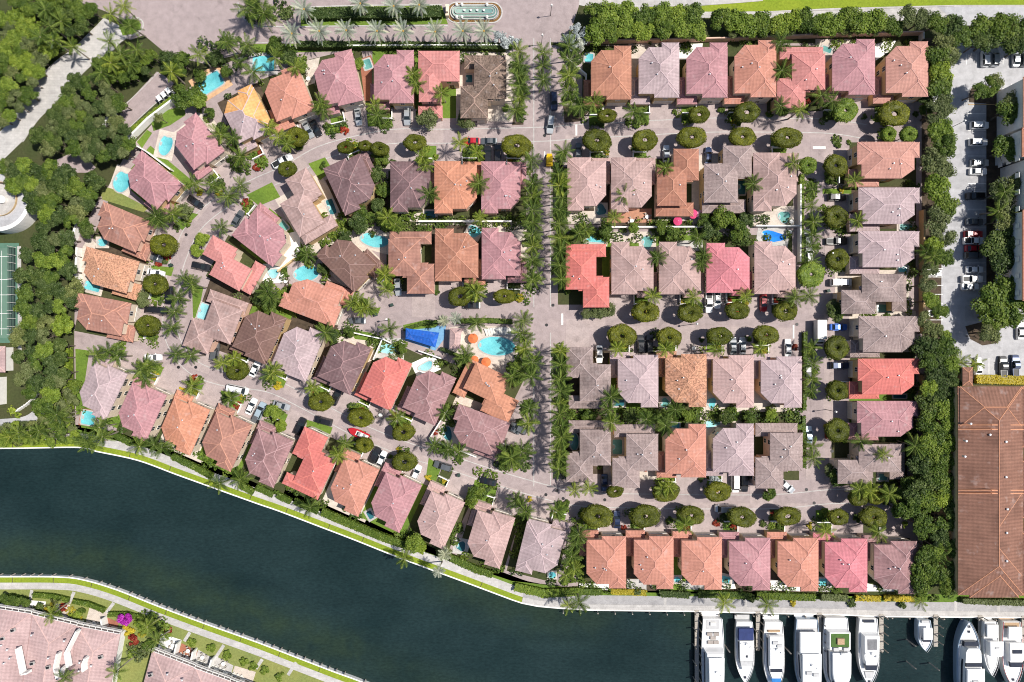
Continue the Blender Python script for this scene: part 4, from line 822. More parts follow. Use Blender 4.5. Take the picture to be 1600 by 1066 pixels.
hedge([(715,502),(760,501),(800,503)], 7, 1.3, L_FIC, 'hedge between the clubhouse pool and the street'); hedge([(690,545),(725,560),(745,570)], 5, 1.5, L_OAK, 'dark hedge between clubhouse and the diagonal row')
for i, (pts) in enumerate([[(0,935),(20,930),(45,937)],[(55,928),(85,930),(110,936)],[(117,938),(140,942),(165,952)],[(172,958),(200,958),(215,962)]]): hedge(pts, 7, 1, L_FIC, f"low rounded hedge on the far bank lawn, {ORD[i]} from the west")
for x, y in [(299,1003),(329,1012),(355,1023),(382,1035),(395,1042),(412,1048),(437,1057)]: shrub('limeshrub', (x, y), 8, 'round clipped bush on the lawn behind the far terrace patios', 'round bushes of the far terrace', True, 1.2)
for x, y in [(1240,940),(1332,942),(1410,943),(1178,935)]: shrub('yellowshrub' if x == 1240 else 'darkshrub', (x, y), 8, None, None, False, 1.3)['label'] = {1240:'round golden shrub on the quay between two dockside houses',1332:'small round dark bush on the quay edge behind the sixth house',1410:'round dark bush on the quay behind the seventh dockside house',1178:'wide dark bush on the quay behind the fourth dockside house'}[x]
BEDS = [  # shrub beds: outline, height, leaves
 ([(580,228),(605,232),(607,370),(585,372),(570,330)], 2.6, L_OAK), ([(480,335),(545,330),(545,372),(500,385),(470,400)], 2.2, L_FIC), ([(575,335),(640,330),(645,352),(625,372),(600,350)], 2.4, L_FIC),
 ([(803,75),(818,75),(818,195),(803,190)], .8, L_OAK), ([(878,62),(905,70),(898,160),(915,175),(905,190),(882,180)], .9, L_OAK), ([(822,245),(838,245),(838,460),(822,462)], .9, L_OAK), ([(863,240),(886,240),(886,455),(868,455)], .9, L_OAK), ([(866,535),(886,535),(886,755),(866,750)], 1.0, L_OAK),
 ([(812,535),(835,540),(836,600),(800,600),(795,560)], 1.8, L_FIC), ([(812,625),(832,628),(830,672),(815,672)], 1.5, L_FIC), ([(780,690),(830,700),(825,735),(775,735)], 1.6, L_OAK),
 ([(886,640),(1255,636),(1255,662),(886,660)], 1.8, L_FIC), ([(886,355),(975,358),(975,372),(886,372)], 1.6, L_FIC), ([(1088,335),(1178,332),(1176,380),(1090,378)], 2.2, L_OAK), ([(1010,352),(1090,352),(1090,372),(1040,375)], 1.8, L_FIC), ([(645,338),(830,340),(830,352),(645,350)], 1.6, L_FIC),
 ([(340,195),(352,190),(370,230),(395,262),(380,280),(350,240)], 2, L_FIC), ([(315,130),(335,170),(345,195),(330,190),(300,165)], 2, L_FIC), ([(455,80),(475,90),(470,120),(455,112)], 2, L_FIC), ([(310,60),(360,50),(400,75),(395,100),(350,105),(320,95)], 2.6, L_OAK), ([(400,75),(470,78),(455,92),(410,86)], 1.5, L_FIC),
 ([(370,5),(380,25),(400,38),(460,40),(455,5),(420,0)], 1.8, L_OAK), ([(470,395),(500,400),(520,430),(515,445),(490,420)], 2, L_FIC), ([(395,455),(430,450),(440,480),(410,490),(400,475)], 1.8, L_FIC), ([(500,510),(535,515),(560,540),(530,545),(510,530)], 1.4, L_FIC), ([(565,530),(600,525),(630,540),(600,555)], 1.2, L_FIC),
 ([(700,630),(715,640),(700,680),(688,670)], 1.8, L_FIC), ([(610,545),(640,560),(625,572),(600,560)], 1.0, L_OLIVE), ([(670,690),(735,705),(760,735),(700,715)], 1.1, L_FIC), ([(745,735),(775,740),(780,760),(750,752)], 1.0, L_LIME),
 ([(870,790),(910,800),(910,910),(880,915),(872,880),(885,830)], 2, L_FIC), ([(798,805),(812,790),(835,800),(815,860),(800,880)], 1.8, L_FIC), ([(700,820),(728,805),(722,850),(708,848)], 1.8, L_FIC), ([(1258,540),(1275,540),(1275,625),(1258,620)], .8, L_FIC), ([(1340,755),(1400,750),(1440,770),(1400,790),(1350,785)], 1.6, L_FIC),
 ([(1260,280),(1276,280),(1276,400),(1260,400)], .5, L_FIC), ([(1285,325),(1335,340),(1335,365),(1290,362)], 1.2, L_FIC), ([(1400,668),(1440,660),(1440,700),(1395,700)], 1.6, L_FIC), ([(1350,488),(1400,490),(1390,497),(1350,498)], 1.2, L_FIC), ([(1360,208),(1430,200),(1432,215),(1350,218)], 1.4, L_LIME),
 ([(1300,216),(1320,216),(1333,222),(1328,227),(1300,226)], .8, L_FIC), ([(100,968),(160,975),(190,985),(250,1010),(215,1045),(195,1000)], 2, L_OLIVE), ([(205,955),(250,962),(290,985),(280,995),(225,990)], 1.6, L_LIME), ([(0,945),(12,940),(12,962),(0,962)], 1.5, L_FIC), ([(60,945),(85,945),(140,965),(130,980),(60,968)], 1.2, L_YEL),
 ([(0,55),(60,60),(50,110),(0,150)], 1.5, L_LIME), ([(25,0),(150,0),(120,60),(75,95),(60,60)], 1.2, L_OAK), ([(150,95),(245,85),(240,110),(195,140),(160,125)], 1.2, L_FIC), ([(905,795),(918,795),(915,835),(905,835)], 1.2, L_FIC), ([(1436,880),(1500,880),(1495,935),(1440,935)], 2, L_OAK), ([(0,640),(40,635),(60,645),(0,652)], 1.2, L_LIME)]
for i, (px, h, mt) in enumerate(BEDS): planting('shrubbery', px, h, mt, 2.4, .5, i)
rnd = random.Random(3)
def hplant(h, pts, ht, mt, cover, i): planting('garden_shrubbery', None, ht, mt, 2.2, .42, i, [h['M'] @ Vector((x, y, 0)) for x, y in pts], cover)
for i, h in enumerate(HOUSES):
    W, D = h['W'], h['D']; s = 1 if h['gx'] > 0 else -1; e = -D/2
    if h['row'] not in ('west edge row',): hplant(h, [(-W/2-1, D/2+.4), (W/2+1, D/2+.4), (W/2+1, D/2+2.8), (-W/2-1, D/2+2.8)], 1.7, rnd.choice([L_OAK, L_FIC, L_FIC]), .16, i)
    xs = sorted((h['gx']-s*3.5, -s*(W/2+1.5)))
    if h['kind'] == 'A': hplant(h, [(xs[0], e-5.6), (xs[1], e-5.6), (xs[1], e-.2), (xs[0], e-.2)], 1.2, rnd.choice([L_OAK, L_FIC, L_FIC, L_LIME]), .15, i)
# shrubs of the front gardens
rnd = random.Random(11)
for h in HOUSES:
    if h['kind'] != 'A':
        pts = [(h['cv'](.1, 0)[0]+rnd.uniform(-1, 1), -h['D']*.5*.4-rnd.uniform(0, 2))] if h['kind'] != 'L' else []
    else:
        s = 1 if h['gx'] > 0 else -1; pts = [(h['gx']-s*rnd.uniform(3.8, 4.6), -h['D']/2-rnd.uniform(1, 2)), (h['gx']-s*rnd.uniform(5, 7), -h['D']/2-rnd.uniform(3.6, 5.4)), (h['gx']-s*rnd.uniform(3.9, 5), -h['D']/2-rnd.uniform(4, 5.5)), (h['gx']+s*3.5, -h['D']/2-rnd.uniform(.5, 4))]
    for j, (x, y) in enumerate(pts):
        k = rnd.choice(['shrub', 'shrub', 'limeshrub', 'darkshrub', 'redshrub', 'yellowshrub', 'shrub'])
        cn = {'shrub': 'green', 'limeshrub': 'bright green', 'darkshrub': 'dark green', 'redshrub': 'red leaved', 'yellowshrub': 'yellow leaved'}[k]
        shrub(k, h['M'] @ Vector((x, y, 0)), rnd.uniform(4.5, 7.5), f"{cn} shrub in the front garden of the {h['short']}", 'front garden shrubs')
# ------------------------------------------------------------------ vehicles
def carpaint(name, c, metal=.3):
    m, n, b = nodes('paint '+name); b.inputs['Base Color'].default_value = c; b.inputs['Roughness'].default_value = .28; b.inputs['Metallic'].default_value = metal; b.inputs['Coat Weight'].default_value = .5
    return m
PT_ = {'white': carpaint('white', (.78, .78, .77, 1), 0), 'silver': carpaint('silver', (.50, .52, .53, 1), .5), 'grey': carpaint('grey', (.12, .13, .14, 1)), 'black': carpaint('black', (.012, .012, .014, 1), 0), 'blue': carpaint('blue', (.02, .10, .42, 1)), 'dark blue': carpaint('dark blue', (.015, .03, .08, 1)),
       'red': carpaint('red', (.42, .015, .025, 1), 0), 'pale blue': carpaint('pale blue', (.40, .50, .56, 1), .3)}
def loft(mb, secs, mi=0):
    """secs: list of (x, halfwidth_low, z_low, halfwidth_top, z_top) front to back; closes a shell"""
    vs = []
    for x, a, z0, b_, z1 in secs: vs += [(x, -a, z0), (x, a, z0), (x, a*1.0, (z0+z1)/2), (x, b_, z1), (x, -b_, z1), (x, -a, (z0+z1)/2)]
    fs = [(6*i+j, 6*i+(j+1) % 6, 6*i+6+(j+1) % 6, 6*i+6+j) for i in range(len(secs)-1) for j in range(6)]
    fs += [tuple(range(5, -1, -1)), tuple(range(6*len(secs)-6, 6*len(secs)))]
    return mb.add(vs, fs, mi)
CARM = {}
def car_meshes(ty):
    if ty in CARM: return CARM[ty]
    L, Wd, hood, roof, c0, c1, r0, r1 = {'sedan': (4.7, .92, .92, 1.43, .95, -1.75, .25, -1.15), 'suv': (4.9, .98, 1.05, 1.75, 1.05, -2.30, .35, -2.05), 'pickup': (5.7, 1.0, 1.08, 1.85, 1.25, -.85, .55, -.65), 'van': (5.6, 1.02, 1.25, 2.2, 2.05, -2.72, 1.45, -2.62), 'cart': (2.6, .62, .55, 1.7, .5, -.9, .4, -.8)}[ty]
    l = L/2; b_ = MB()
    loft(b_, [(l, Wd*.62, .35, Wd*.58, .62), (l-.12, Wd*.86, .28, Wd*.78, hood*.82), (l-.8, Wd, .25, Wd*.86, hood*.95), (c0, Wd, .25, Wd*.9, hood), (0, Wd, .25, Wd*.92, hood*1.02), (c1, Wd, .25, Wd*.9, hood*1.02), (-l+.35, Wd*.97, .28, Wd*.84, hood*(.99 if ty != 'pickup' else 1)), (-l+.08, Wd*.88, .3, Wd*.78, hood*.9), (-l, Wd*.7, .36, Wd*.66, hood*.7)])
    rw = Wd*.70; rz = roof
    b_.add([(r0, -rw, rz-.02), (r0, rw, rz-.02), (r1, rw, rz-.03), (r1, -rw, rz-.03), ((r0+r1)/2, -rw*.9, rz+.03), ((r0+r1)/2, rw*.9, rz+.03), (r0, -rw, rz-.08), (r0, rw, rz-.08), (r1, rw, rz-.09), (r1, -rw, rz-.09)],
           [(0, 1, 5, 4), (4, 5, 2, 3), (0, 4, 3), (1, 2, 5), (0, 6, 7, 1), (1, 7, 8, 2), (2, 8, 9, 3), (3, 9, 6, 0)])
    for s in (-1, 1):                                                    # pillars and mirrors
        b_.bar((r0, s*rw, rz-.05), (c0, s*Wd*.86, hood), .09, .09); b_.bar((r1, s*rw, rz-.05), (c1, s*Wd*.86, hood), .14, .12); b_.bar(((r0+r1)/2, s*rw*1.01, rz-.05), ((c0+c1)/2-.05, s*Wd*.9, hood), .1, .08)
        b_.box(c0-.25, s*Wd-(.0 if s > 0 else .2), hood-.08, c0-.05, s*Wd+(.2 if s > 0 else 0), hood+.12)
    if ty == 'pickup': b_.box(-l+.12, -Wd*.78, hood*1.0, c1-.1, -Wd*.70, hood+.12); b_.box(-l+.12, Wd*.70, hood*1.0, c1-.1, Wd*.78, hood+.12); b_.box(-l+.05, -Wd*.78, hood*.9, -l+.121, Wd*.78, hood+.12)
    ws = MB().add([(c0+.02, -Wd*.84, hood), (c0+.02, Wd*.84, hood), (r0+.01, rw*.97, rz-.05), (r0+.01, -rw*.97, rz-.05)], [(0, 1, 2, 3)])
    rwn = MB().add([(c1-.02, -Wd*.82, hood+.02), (c1-.02, Wd*.82, hood+.02), (r1-.01, rw*.97, rz-.06), (r1-.01, -rw*.97, rz-.06)], [(3, 2, 1, 0)])
    sw = MB().add([(c0-.02, Wd*.88, hood+.01), (c1+.02, Wd*.88, hood+.02), (r1, rw*.99, rz-.07), (r0, rw*.99, rz-.07)], [(0, 1, 2, 3)])
    bed = MB().box(-l+.2, -Wd*.69, hood*.9, c1-.12, Wd*.69, hood*1.035) if ty == 'pickup' else None
    hl = MB().box(-.1, -.16, -.08, .1, .16, .08)
    CARM[ty] = dict(body=b_, ws=ws.mesh('windscreen', GLASS), rw=rwn.mesh('rear_window', GLASS), sw=sw.mesh('side_window', GLASS), bed=bed.mesh('load_bed', DARK) if bed else None, L=L, W=Wd, hood=hood, c0=c0, cache={}, hl=hl.mesh('headlight', STEEL)); return CARM[ty]
wh = MB(); wh.tube([(0, -.11, 0), (0, .11, 0)], [.34, .34], 12); WHEEL = wh.mesh('wheel', TYRE)
def car(p, ang, ty='sedan', col='white', label=None, where=None, wheels=True, scale=1.0):
    """ang: heading of the nose in degrees anticlockwise from the right of the picture"""
    m = car_meshes(ty); loc = G(p, .8); loc.z = .06
    tyn = {'sedan': 'sedan car', 'suv': 'sport utility car', 'pickup': 'pickup truck', 'van': 'van', 'cart': 'small golf cart'}[ty]
    if where is None:
        hs = near_house(loc); lp = hs['M'].inverted() @ loc; where = f"{'on the driveway of' if abs(lp.x-hs['gx']) < 4.2 and lp.y > -hs['D']/2-10 else 'parked near'} the {hs['short']}"
    t = thing({'sedan': 'sedan_car', 'suv': 'utility_car', 'pickup': 'pickup_truck', 'van': 'van', 'cart': 'golf_cart'}[ty], label or f'{col} {tyn} {where}', {'pickup': 'pickup truck', 'van': 'van', 'cart': 'golf cart'}.get(ty, 'car'), loc, math.radians(ang), 'parked vehicles', scl=scale)
    if col not in m['cache']: m['cache'][col] = m['body'].mesh('body', PT_[col])
    link('body', m['cache'][col], t); link('windscreen', m['ws'], t); link('rear_window', m['rw'], t)
    link('side_window', m['sw'], t); o = link('side_window', m['sw'], t); o.scale.y = -1
    if m['bed']: link('load_bed', m['bed'], t)
    for s in (-1, 1):
        link('wheel', WHEEL, t, (m['L']*.31, s*(m['W']-.13), .34)); link('wheel', WHEEL, t, (-m['L']*.30, s*(m['W']-.13), .34))
        link('headlight', m['hl'], t, (m['L']/2-.16, s*m['W']*.60, .68))
    return t
for t, x, y, a, ty, col in [(10,637,730,-82,'sedan','silver'),(10,943,725,-90,'suv','silver'),(10,325,810,-62,'sedan','silver'),(10,372,800,-62,'sedan','black'),(10,165,1005,29,'pickup','white'),(10,1345,880,180,'sedan','red'),(10,1450,882,180,'sedan','grey'),(10,1445,965,90,'suv','black'),(10,1507,960,90,'suv','black'),
    (20,262,630,-88,'suv','dark blue'),(20,240,778,-96,'suv','silver'),(20,415,945,90,'sedan','grey'),(20,963,960,90,'sedan','silver'),(20,1225,972,88,'sedan','dark blue'),(11,885,725,-85,'sedan','silver'),(11,1345,840,180,'sedan','black'),(11,630,935,180,'sedan','grey'),
    (21,1228,820,-90,'pickup','white'),(21,1282,805,-90,'sedan','white'),(21,1570,825,-90,'sedan','red'),(22,545,82,-90,'sedan','white'),(22,803,18,90,'suv','black'),(22,858,18,90,'suv','black'),(22,1380,32,90,'sedan','grey'),(22,1438,30,90,'sedan','silver'),(22,577,885,-90,'sedan','dark blue'),(22,1392,880,-90,'van','white'),(22,1450,885,-90,'suv','black'),
    (22,40,545,155,'suv','grey'),(22,1330,1045,180,'van','silver'),(32,125,42,90,'sedan','white'),(32,245,172,90,'suv','black'),(32,447,152,0,'suv','dark blue'),(32,255,585,90,'sedan','pale blue'),(32,118,905,-40,'sedan','silver'),(31,430,165,0,'suv','black'),(31,428,440,0,'pickup','black'),(31,455,697,0,'van','white'),(31,440,975,0,'sedan','blue'),(31,255,525,90,'suv','white'),(31,243,420,90,'suv','grey'),
    (1,1218,195,-35,'sedan','black'),(1,1483,297,60,'sedan','grey'),(1,960,540,-20,'sedan','grey'),(1,972,637,-12,'sedan','white'),(1,1056,775,-95,'suv','black'),(1,980,870,-5,'van','black'),(1,1255,597,-12,'suv','black'),(2,955,102,0,'sedan','white'),(2,1340,67,80,'suv','grey'),(2,1485,302,-12,'van','white'),(2,1568,408,65,'sedan','white'),(2,1605,465,65,'suv','grey'),(2,1590,172,65,'sedan','white'),
    (12,158,402,-18,'sedan','silver'),(12,25,435,65,'suv','pale blue'),(12,420,498,165,'suv','black'),(12,275,532,65,'suv','black'),(12,740,715,65,'suv','black'),(12,782,738,65,'sedan','white'),(12,998,825,65,'sedan','white'),(12,1165,780,163,'suv','grey'),(12,1447,876,165,'sedan','black'),(12,500,350,65,'sedan','black'),(23,655,52,90,'sedan','dark blue'),(12,1597,546,155,'sedan','grey')]:
    car(T(t, x, y), a, ty, col)
for t, x, y, a, ty, col in [(30,1355,360,90,'suv','white'),(30,1415,357,90,'suv','silver'),(30,1548,362,90,'sedan','silver'),(30,1595,358,90,'suv','grey'),(30,1320,782,0,'suv','white'),(30,1312,888,0,'suv','white'),(30,1320,1016,0,'suv','silver'),(31,1312,4,0,'sedan','white'),(31,1292,157,180,'suv','black'),(31,1282,397,0,'suv','red'),(31,1285,437,0,'pickup','white'),(31,1285,485,0,'sedan','red'),(31,1285,527,0,'suv','grey'),(31,1290,616,0,'sedan','white'),(31,1275,676,0,'pickup','white'),(31,1262,722,0,'sedan','white'),
        (31,1575,998,90,'sedan','white'),(32,1312,158,90,'sedan','white'),(32,1466,160,90,'pickup','black'),(32,1542,152,90,'pickup','dark blue'),(31,1290,318,0,'sedan','grey')]: car(T(t, x, y), a, ty, col, None, 'in the east parking lot')
for t, x, y, a, ty, col in [(30,1068,492,0,'sedan','white'),(30,1063,537,0,'suv','white'),(30,1075,588,0,'sedan','silver'),(30,1066,640,0,'suv','white'),(31,1028,636,0,'sedan','white'),(31,1050,890,0,'sedan','white')]: car(T(t, x, y), a, ty, col, None, 'half under the belt trees of the parking lot')
car(T(0, 682, 746), 35, 'sedan', 'white', 'white sedan car half under the grove on the visitor road')
for i, (x, y) in enumerate([(1010, 628), (1038, 606), (1066, 582)]): car(T(0, x, y), -55, 'cart', 'white', None, 'parked on the visitor road before the bright hedge', True, 1.25)
# box truck
p = G(T(31, 320, 1005), 1.5); p.z = .05; t = thing('box_truck', 'long cream white box truck standing on the east street', 'truck', p, math.radians(-90))
mb = MB(); mb.box(-3.1, -1.2, .75, 1.9, 1.2, 3.2); mb.build('cargo_box', WHITE, t); mb = MB(); loft(mb, [(3.4, .95, .5, .9, 1.2), (3.1, 1.05, .45, 1.0, 1.7), (2.6, 1.08, .45, .95, 2.3), (2.0, 1.08, .45, .98, 2.35)]); mb.build('cab', PT_['white'], t)
MB().add([(3.12, -.9, 1.72), (3.12, .9, 1.72), (2.64, .85, 2.28), (2.64, -.85, 2.28)], [(0, 1, 2, 3)]).build('windscreen', GLASS, t); MB().box(-3.0, -.45, .45, 2.5, .45, .72).build('chassis', DARK, t)
for s in (-1, 1): link('wheel', WHEEL, t, (2.5, s*.98, .4)); link('wheel', WHEEL, t, (-2.0, s*.98, .4))
# small red boat on its trailer
p = G(T(12, 648, 580), .8); p.z = 0; t = thing('trailer_boat', 'small red and white open boat on a trailer in the street', 'boat', p, math.radians(155))
mb = MB(); loft(mb, [(3.3, .05, .75, .08, 1.25), (2.2, .55, .6, .85, 1.25), (.5, .85, .5, 1.1, 1.2), (-2.6, .85, .5, 1.05, 1.15)]); mb.build('hull', PT_['red'], t); MB().box(-2.4, -.6, 1.12, 1.2, .6, 1.215).build('cockpit', WHITE, t); MB().box(.35, -.5, 1.216, .6, .5, 1.6).build('windscreen', GLASS, t)
for x in (-1.6, -.2): MB().box(x, -.55, 1.2, x+.55, .55, 1.5).build('bench', GREYP, t)
mb = MB(); mb.bar((-2.4, -.7, .42), (3.0, -.05, .45), .1, .1); mb.bar((-2.4, .7, .42), (3.0, .05, .45), .1, .1); mb.bar((3.0, 0, .45), (5.2, 0, .45), .12, .1); mb.build('trailer_frame', STEEL, t)
for s in (-1, 1): link('wheel', WHEEL, t, (-.9, s*.98, .32))
p = G(T(20, 232, 1005)); t = thing('yellow_utility_vehicle', 'bright yellow compact work vehicle beside the avenue palms', 'work vehicle', p, math.radians(90)); yp = plain('yellow machine paint', (.75, .48, .01, 1), .4)
mb = MB(); loft(mb, [(1.7, .7, .4, .6, 1.0), (.6, .9, .4, .8, 1.25), (-1.6, .9, .4, .8, 1.3)]); mb.build('body', yp, t); MB().box(-1.3, -.75, 1.9, .5, .75, 2.02).build('canopy', yp, t)
for x in (-1.25, .42):
    for s in (-.7, .64): MB().box(x, s, 1.1, x+.06, s+.06, 1.9).build('canopy_post', DARK, t)
for x in (-1, 1):
    for s in (-1, 1): link('wheel', WHEEL, t, (x, s*.85, .36))
# ------------------------------------------------------------------ pools
def poolmat(name, c1, c2):
    m, n, b = nodes(name); f = noise(n, .35, 3); f2 = noise(n, 2.4, 2, dist=1.2)
    c = mix(n, c1, c2, ramp(n, f, [(.35, g_(0)), (.65, g_(1))]), 'MIX'); c = mix(n, c, ramp(n, f2, [(.35, g_(.9)), (.6, g_(1.1))]), 1.0)
    tg = n.nodes.new('ShaderNodeTexCoord'); sx_ = n.nodes.new('ShaderNodeSeparateXYZ'); n.links.new(tg.outputs['Generated'], sx_.inputs[0])
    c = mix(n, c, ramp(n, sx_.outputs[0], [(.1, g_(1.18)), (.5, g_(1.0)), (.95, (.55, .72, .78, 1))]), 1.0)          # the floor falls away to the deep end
    n.links.new(c, b.inputs['Base Color'])
    b.inputs['Roughness'].default_value = .06; b.inputs['IOR'].default_value = 1.33; bump(n, b, f2, .12, .05); return m
PM = {'turquoise': poolmat('turquoise pool water', (.11, .42, .46, 1), (.16, .50, .53, 1)), 'aqua': poolmat('pale aqua pool water', (.24, .53, .55, 1), (.32, .58, .60, 1)), 'green': poolmat('green pool water', (.10, .27, .25, 1), (.14, .32, .29, 1)), 'deep': poolmat('deep teal pool water', (.025, .11, .135, 1), (.04, .15, .17, 1)), 'blue': poolmat('bright blue pool water', (.01, .16, .62, 1), (.02, .22, .68, 1))}
def pool(p, w_, d_, rot, shape, col, deck=TRAV, dw=5, label=None):
    """w_, d_: size of the water in photo pixels"""
    loc = G(p); a, b_ = w_*S/2, d_*S/2; hs = near_house(loc); out = []
    for i in range(28):
        q = 6.2832*i/28; c, s = math.cos(q), math.sin(q)
        if shape == 'oval': r_ = (a*c, b_*s)
        elif shape == 'kidney': k = 1-.30*math.exp(-((q-1.57)/.55)**2); r_ = (a*c*(1+.08*math.sin(2*q)), b_*s*k)
        elif shape == 'free': k = 1+.13*math.sin(3*q+p[0]); r_ = (a*c*k, b_*s*k)
        else: e = .28; r_ = (a*math.copysign(abs(c)**e, c), b_*math.copysign(abs(s)**e, s))
        out.append(r_)
    t = thing('swimming_pool', label or f"{col} {'rectangular' if shape == 'rect' else 'curved' if shape != 'oval' else 'oval'} swimming pool beside the {hs['short']}", 'pool', loc, math.radians(rot), 'swimming pools')
    rim = [(x*(1+.35/max(a, .5)), y*(1+.35/max(b_, .5))) for x, y in out]; n = len(out)
    if deck:
        dk = [(math.copysign(min(abs(x), 99), x), y) for x, y in [(-a-dw*S, -b_-dw*S), (a+dw*S, -b_-dw*S), (a+dw*S, b_+dw*S), (-a-dw*S, b_+dw*S)]]
        M = Matrix.Translation(loc) @ Matrix.Rotation(math.radians(rot), 4, 'Z'); poly_mesh([M @ Vector((x, y, 0)) for x, y in dk], .072+.0004*(int(p[0]) % 17), 'pool_deck', deck)
    vs = [(x, y, .13) for x, y in out]+[(x, y, .13) for x, y in rim]+[(x, y, .05) for x, y in out]+[(x, y, .02) for x, y in rim]; fs = []
    for i in range(n): j = (i+1) % n; fs += [(i, n+i, n+j, j), (2*n+i, i, j, 2*n+j), (n+i, 3*n+i, 3*n+j, n+j)]
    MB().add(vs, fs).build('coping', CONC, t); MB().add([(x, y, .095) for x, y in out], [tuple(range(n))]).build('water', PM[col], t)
    if min(a, b_) > .8:
        st = MB()
        for r_, z in ((.9, .1), (.6, .105)): q_ = min(.9, b_*.5)*r_; st.add([(-a*.93, -q_, z), (-a*.93+q_*.7, -q_*.8, z), (-a*.93+q_, 0, z), (-a*.93+q_*.7, q_*.8, z), (-a*.93, q_, z)], [(0, 1, 2, 3, 4)], 0 if r_ > .7 else 1)
        st.build('steps', [PM['aqua'], CONC], t)
    return t
for t, x, y, w_, d_, r, s, c, dk, dw in [(0,1315,518,38,24,32,'rect','turquoise',plain('sand paving', (.62, .38, .22, 1)),9),(10,48,398,34,24,0,'rect','turquoise',CONC,5),(10,695,402,12,15,20,'rect','green',TERRA,4),(10,1330,492,10,12,0,'rect','deep',TRAV,3),(0,1035,905,20,34,-14,'kidney','turquoise',TRAV,5),
    (1,765,65,26,36,-20,'kidney','turquoise',TRAV,4),(1,640,447,15,12,0,'oval','turquoise',TRAV,3),(1,578,722,24,13,-15,'rect','turquoise',TRAV,5),(1,1268,877,13,24,-18,'rect','aqua',TRAV,2),(11,740,432,44,22,-14,'kidney','turquoise',TRAV,6),(11,315,640,40,24,8,'oval','turquoise',DRIVE,9),(11,470,225,11,24,20,'rect','deep',None,0),
    (11,1085,278,16,13,0,'rect','deep',TRAV,3),(11,1362,378,20,17,-30,'free','turquoise',TRAV,3),(11,172,342,9,17,40,'rect','green',None,0),(11,108,640,16,14,0,'free','aqua',WHITE,8),(21,555,245,15,17,0,'free','deep',TRAV,3),(21,522,422,28,12,-5,'rect','turquoise',TRAV,5),(21,845,445,17,20,0,'free','green',TRAV,5),
    (21,1432,100,11,24,0,'rect','deep',None,0),(31,30,410,38,17,-8,'free','blue',CONC,6),(31,100,288,18,18,0,'free','green',TRAV,8),(31,860,352,19,9,0,'rect','green',TRAV,5),(31,840,614,14,9,0,'rect','turquoise',TRAV,3),(31,730,858,24,12,0,'rect','green',TRAV,3),(12,828,45,33,17,-3,'kidney','aqua',CONC,8),(12,1060,158,23,12,25,'free','aqua',WHITE,8),
    (12,1192,572,14,25,20,'kidney','deep',TRAV,2),(2,552,480,21,21,-10,'rect','turquoise',TERRA,3),(13,1280,218,14,15,-10,'free','deep',CONC,5),(13,712,22,8,13,30,'rect','deep',CONC,3),(22,668,385,16,10,0,'rect','deep',TRAV,3),(22,955,385,13,14,0,'free','green',TRAV,3),(22,1245,385,13,16,0,'free','turquoise',TRAV,3),(22,1252,512,22,11,18,'rect','aqua',TRAV,3),
    (22,657,660,15,23,0,'rect','green',TRAV,3),(22,388,628,13,26,0,'oval','green',None,0),(22,1020,527,12,8,0,'rect','turquoise',TRAV,2),(32,715,848,13,10,0,'rect','green',TRAV,3),(23,250,398,12,10,0,'oval','turquoise',TRAV,2),(23,1330,425,14,10,-15,'rect','turquoise',TRAV,4),(33,340,442,13,11,0,'rect','turquoise',TRAV,3),(23,1030,425,9,8,0,'oval','turquoise',TRAV,3),(20,480,362,13,13,-5,'rect','turquoise',None,0),(30,365,310,15,8,-20,'rect','green',TRAV,3),(32,820,345,20,5,0,'rect','deep',TRAV,2)]:
    pool(T(t, x, y), w_, d_, r, s, c, dk, dw)
pool((776, 541), 58, 29, -4, 'oval', 'turquoise', None, 0, 'large oval turquoise clubhouse pool with sandy terrace'); pool((806, 569), 9, 9, 0, 'oval', 'turquoise', None, 0, 'small round spa tub at the clubhouse terrace corner')
sheet('club_terrace', [(702,512),(735,508),(815,512),(822,545),(815,580),(790,590),(760,572),(728,562),(700,552)], .07, TRAV)
# back terraces
for q, mt in [([(886,330),(945,330),(945,350),(886,350)], TRAV), ([(948,328),(1018,326),(1018,348),(948,348)], plain('rust decking', (.42, .20, .12, 1))), ([(1028,328),(1090,325),(1090,345),(1028,345)], TRAV), ([(1176,332),(1246,328),(1246,354),(1176,354)], TRAV), ([(952,362),(1015,362),(1015,380),(952,380)], TRAV), ([(1058,376),(1098,376),(1098,392),(1058,392)], CONC), ([(650,343),(745,343),(745,352),(650,352)], TRAV),
        ([(640,334),(690,330),(690,346),(640,346)], TRAV), ([(1060,70),(1098,68),(1095,92),(1060,94)], WHITE), ([(1366,70),(1385,64),(1400,64),(1390,80),(1368,95)], WHITE), ([(985,76),(1000,76),(998,140),(987,140)], TRAV), ([(480,95),(500,90),(492,130),(478,135)], TRAV), ([(562,95),(582,95),(580,158),(570,158)], TERRA), ([(420,410),(450,365),(468,360),(470,392),(438,418)], WHITE), ([(440,398),(468,392),(455,420),(435,418)], WHITE), ([(396,430),(425,412),(440,420),(425,440),(405,440)], TRAV),
        ([(122,412),(130,385),(140,370),(150,380),(142,452),(122,455)], TRAV), ([(905,912),(955,912),(955,922),(905,922)], WHITE), ([(980,905),(1010,905),(1010,922),(980,922)], CONC), ([(1065,908),(1100,908),(1100,922),(1065,920)], CONC), ([(1127,905),(1145,905),(1150,920),(1127,920)], WHITE), ([(1200,905),(1250,912),(1250,924),(1200,922)], WHITE), ([(1276,908),(1300,908),(1300,925),(1276,925)], CONC), ([(1340,908),(1370,915),(1420,924),(1345,924)], WHITE), ([(240,205),(236,190),(262,172),(288,165),(290,180),(266,196)], GRASS), ([(214,222),(230,203),(238,208),(222,232)], GRASS), ([(118,545),(140,548),(125,648),(119,650)], GRASS)]: sheet('terrace', q, .061+.0003*(int(q[0][0]) % 29), mt)
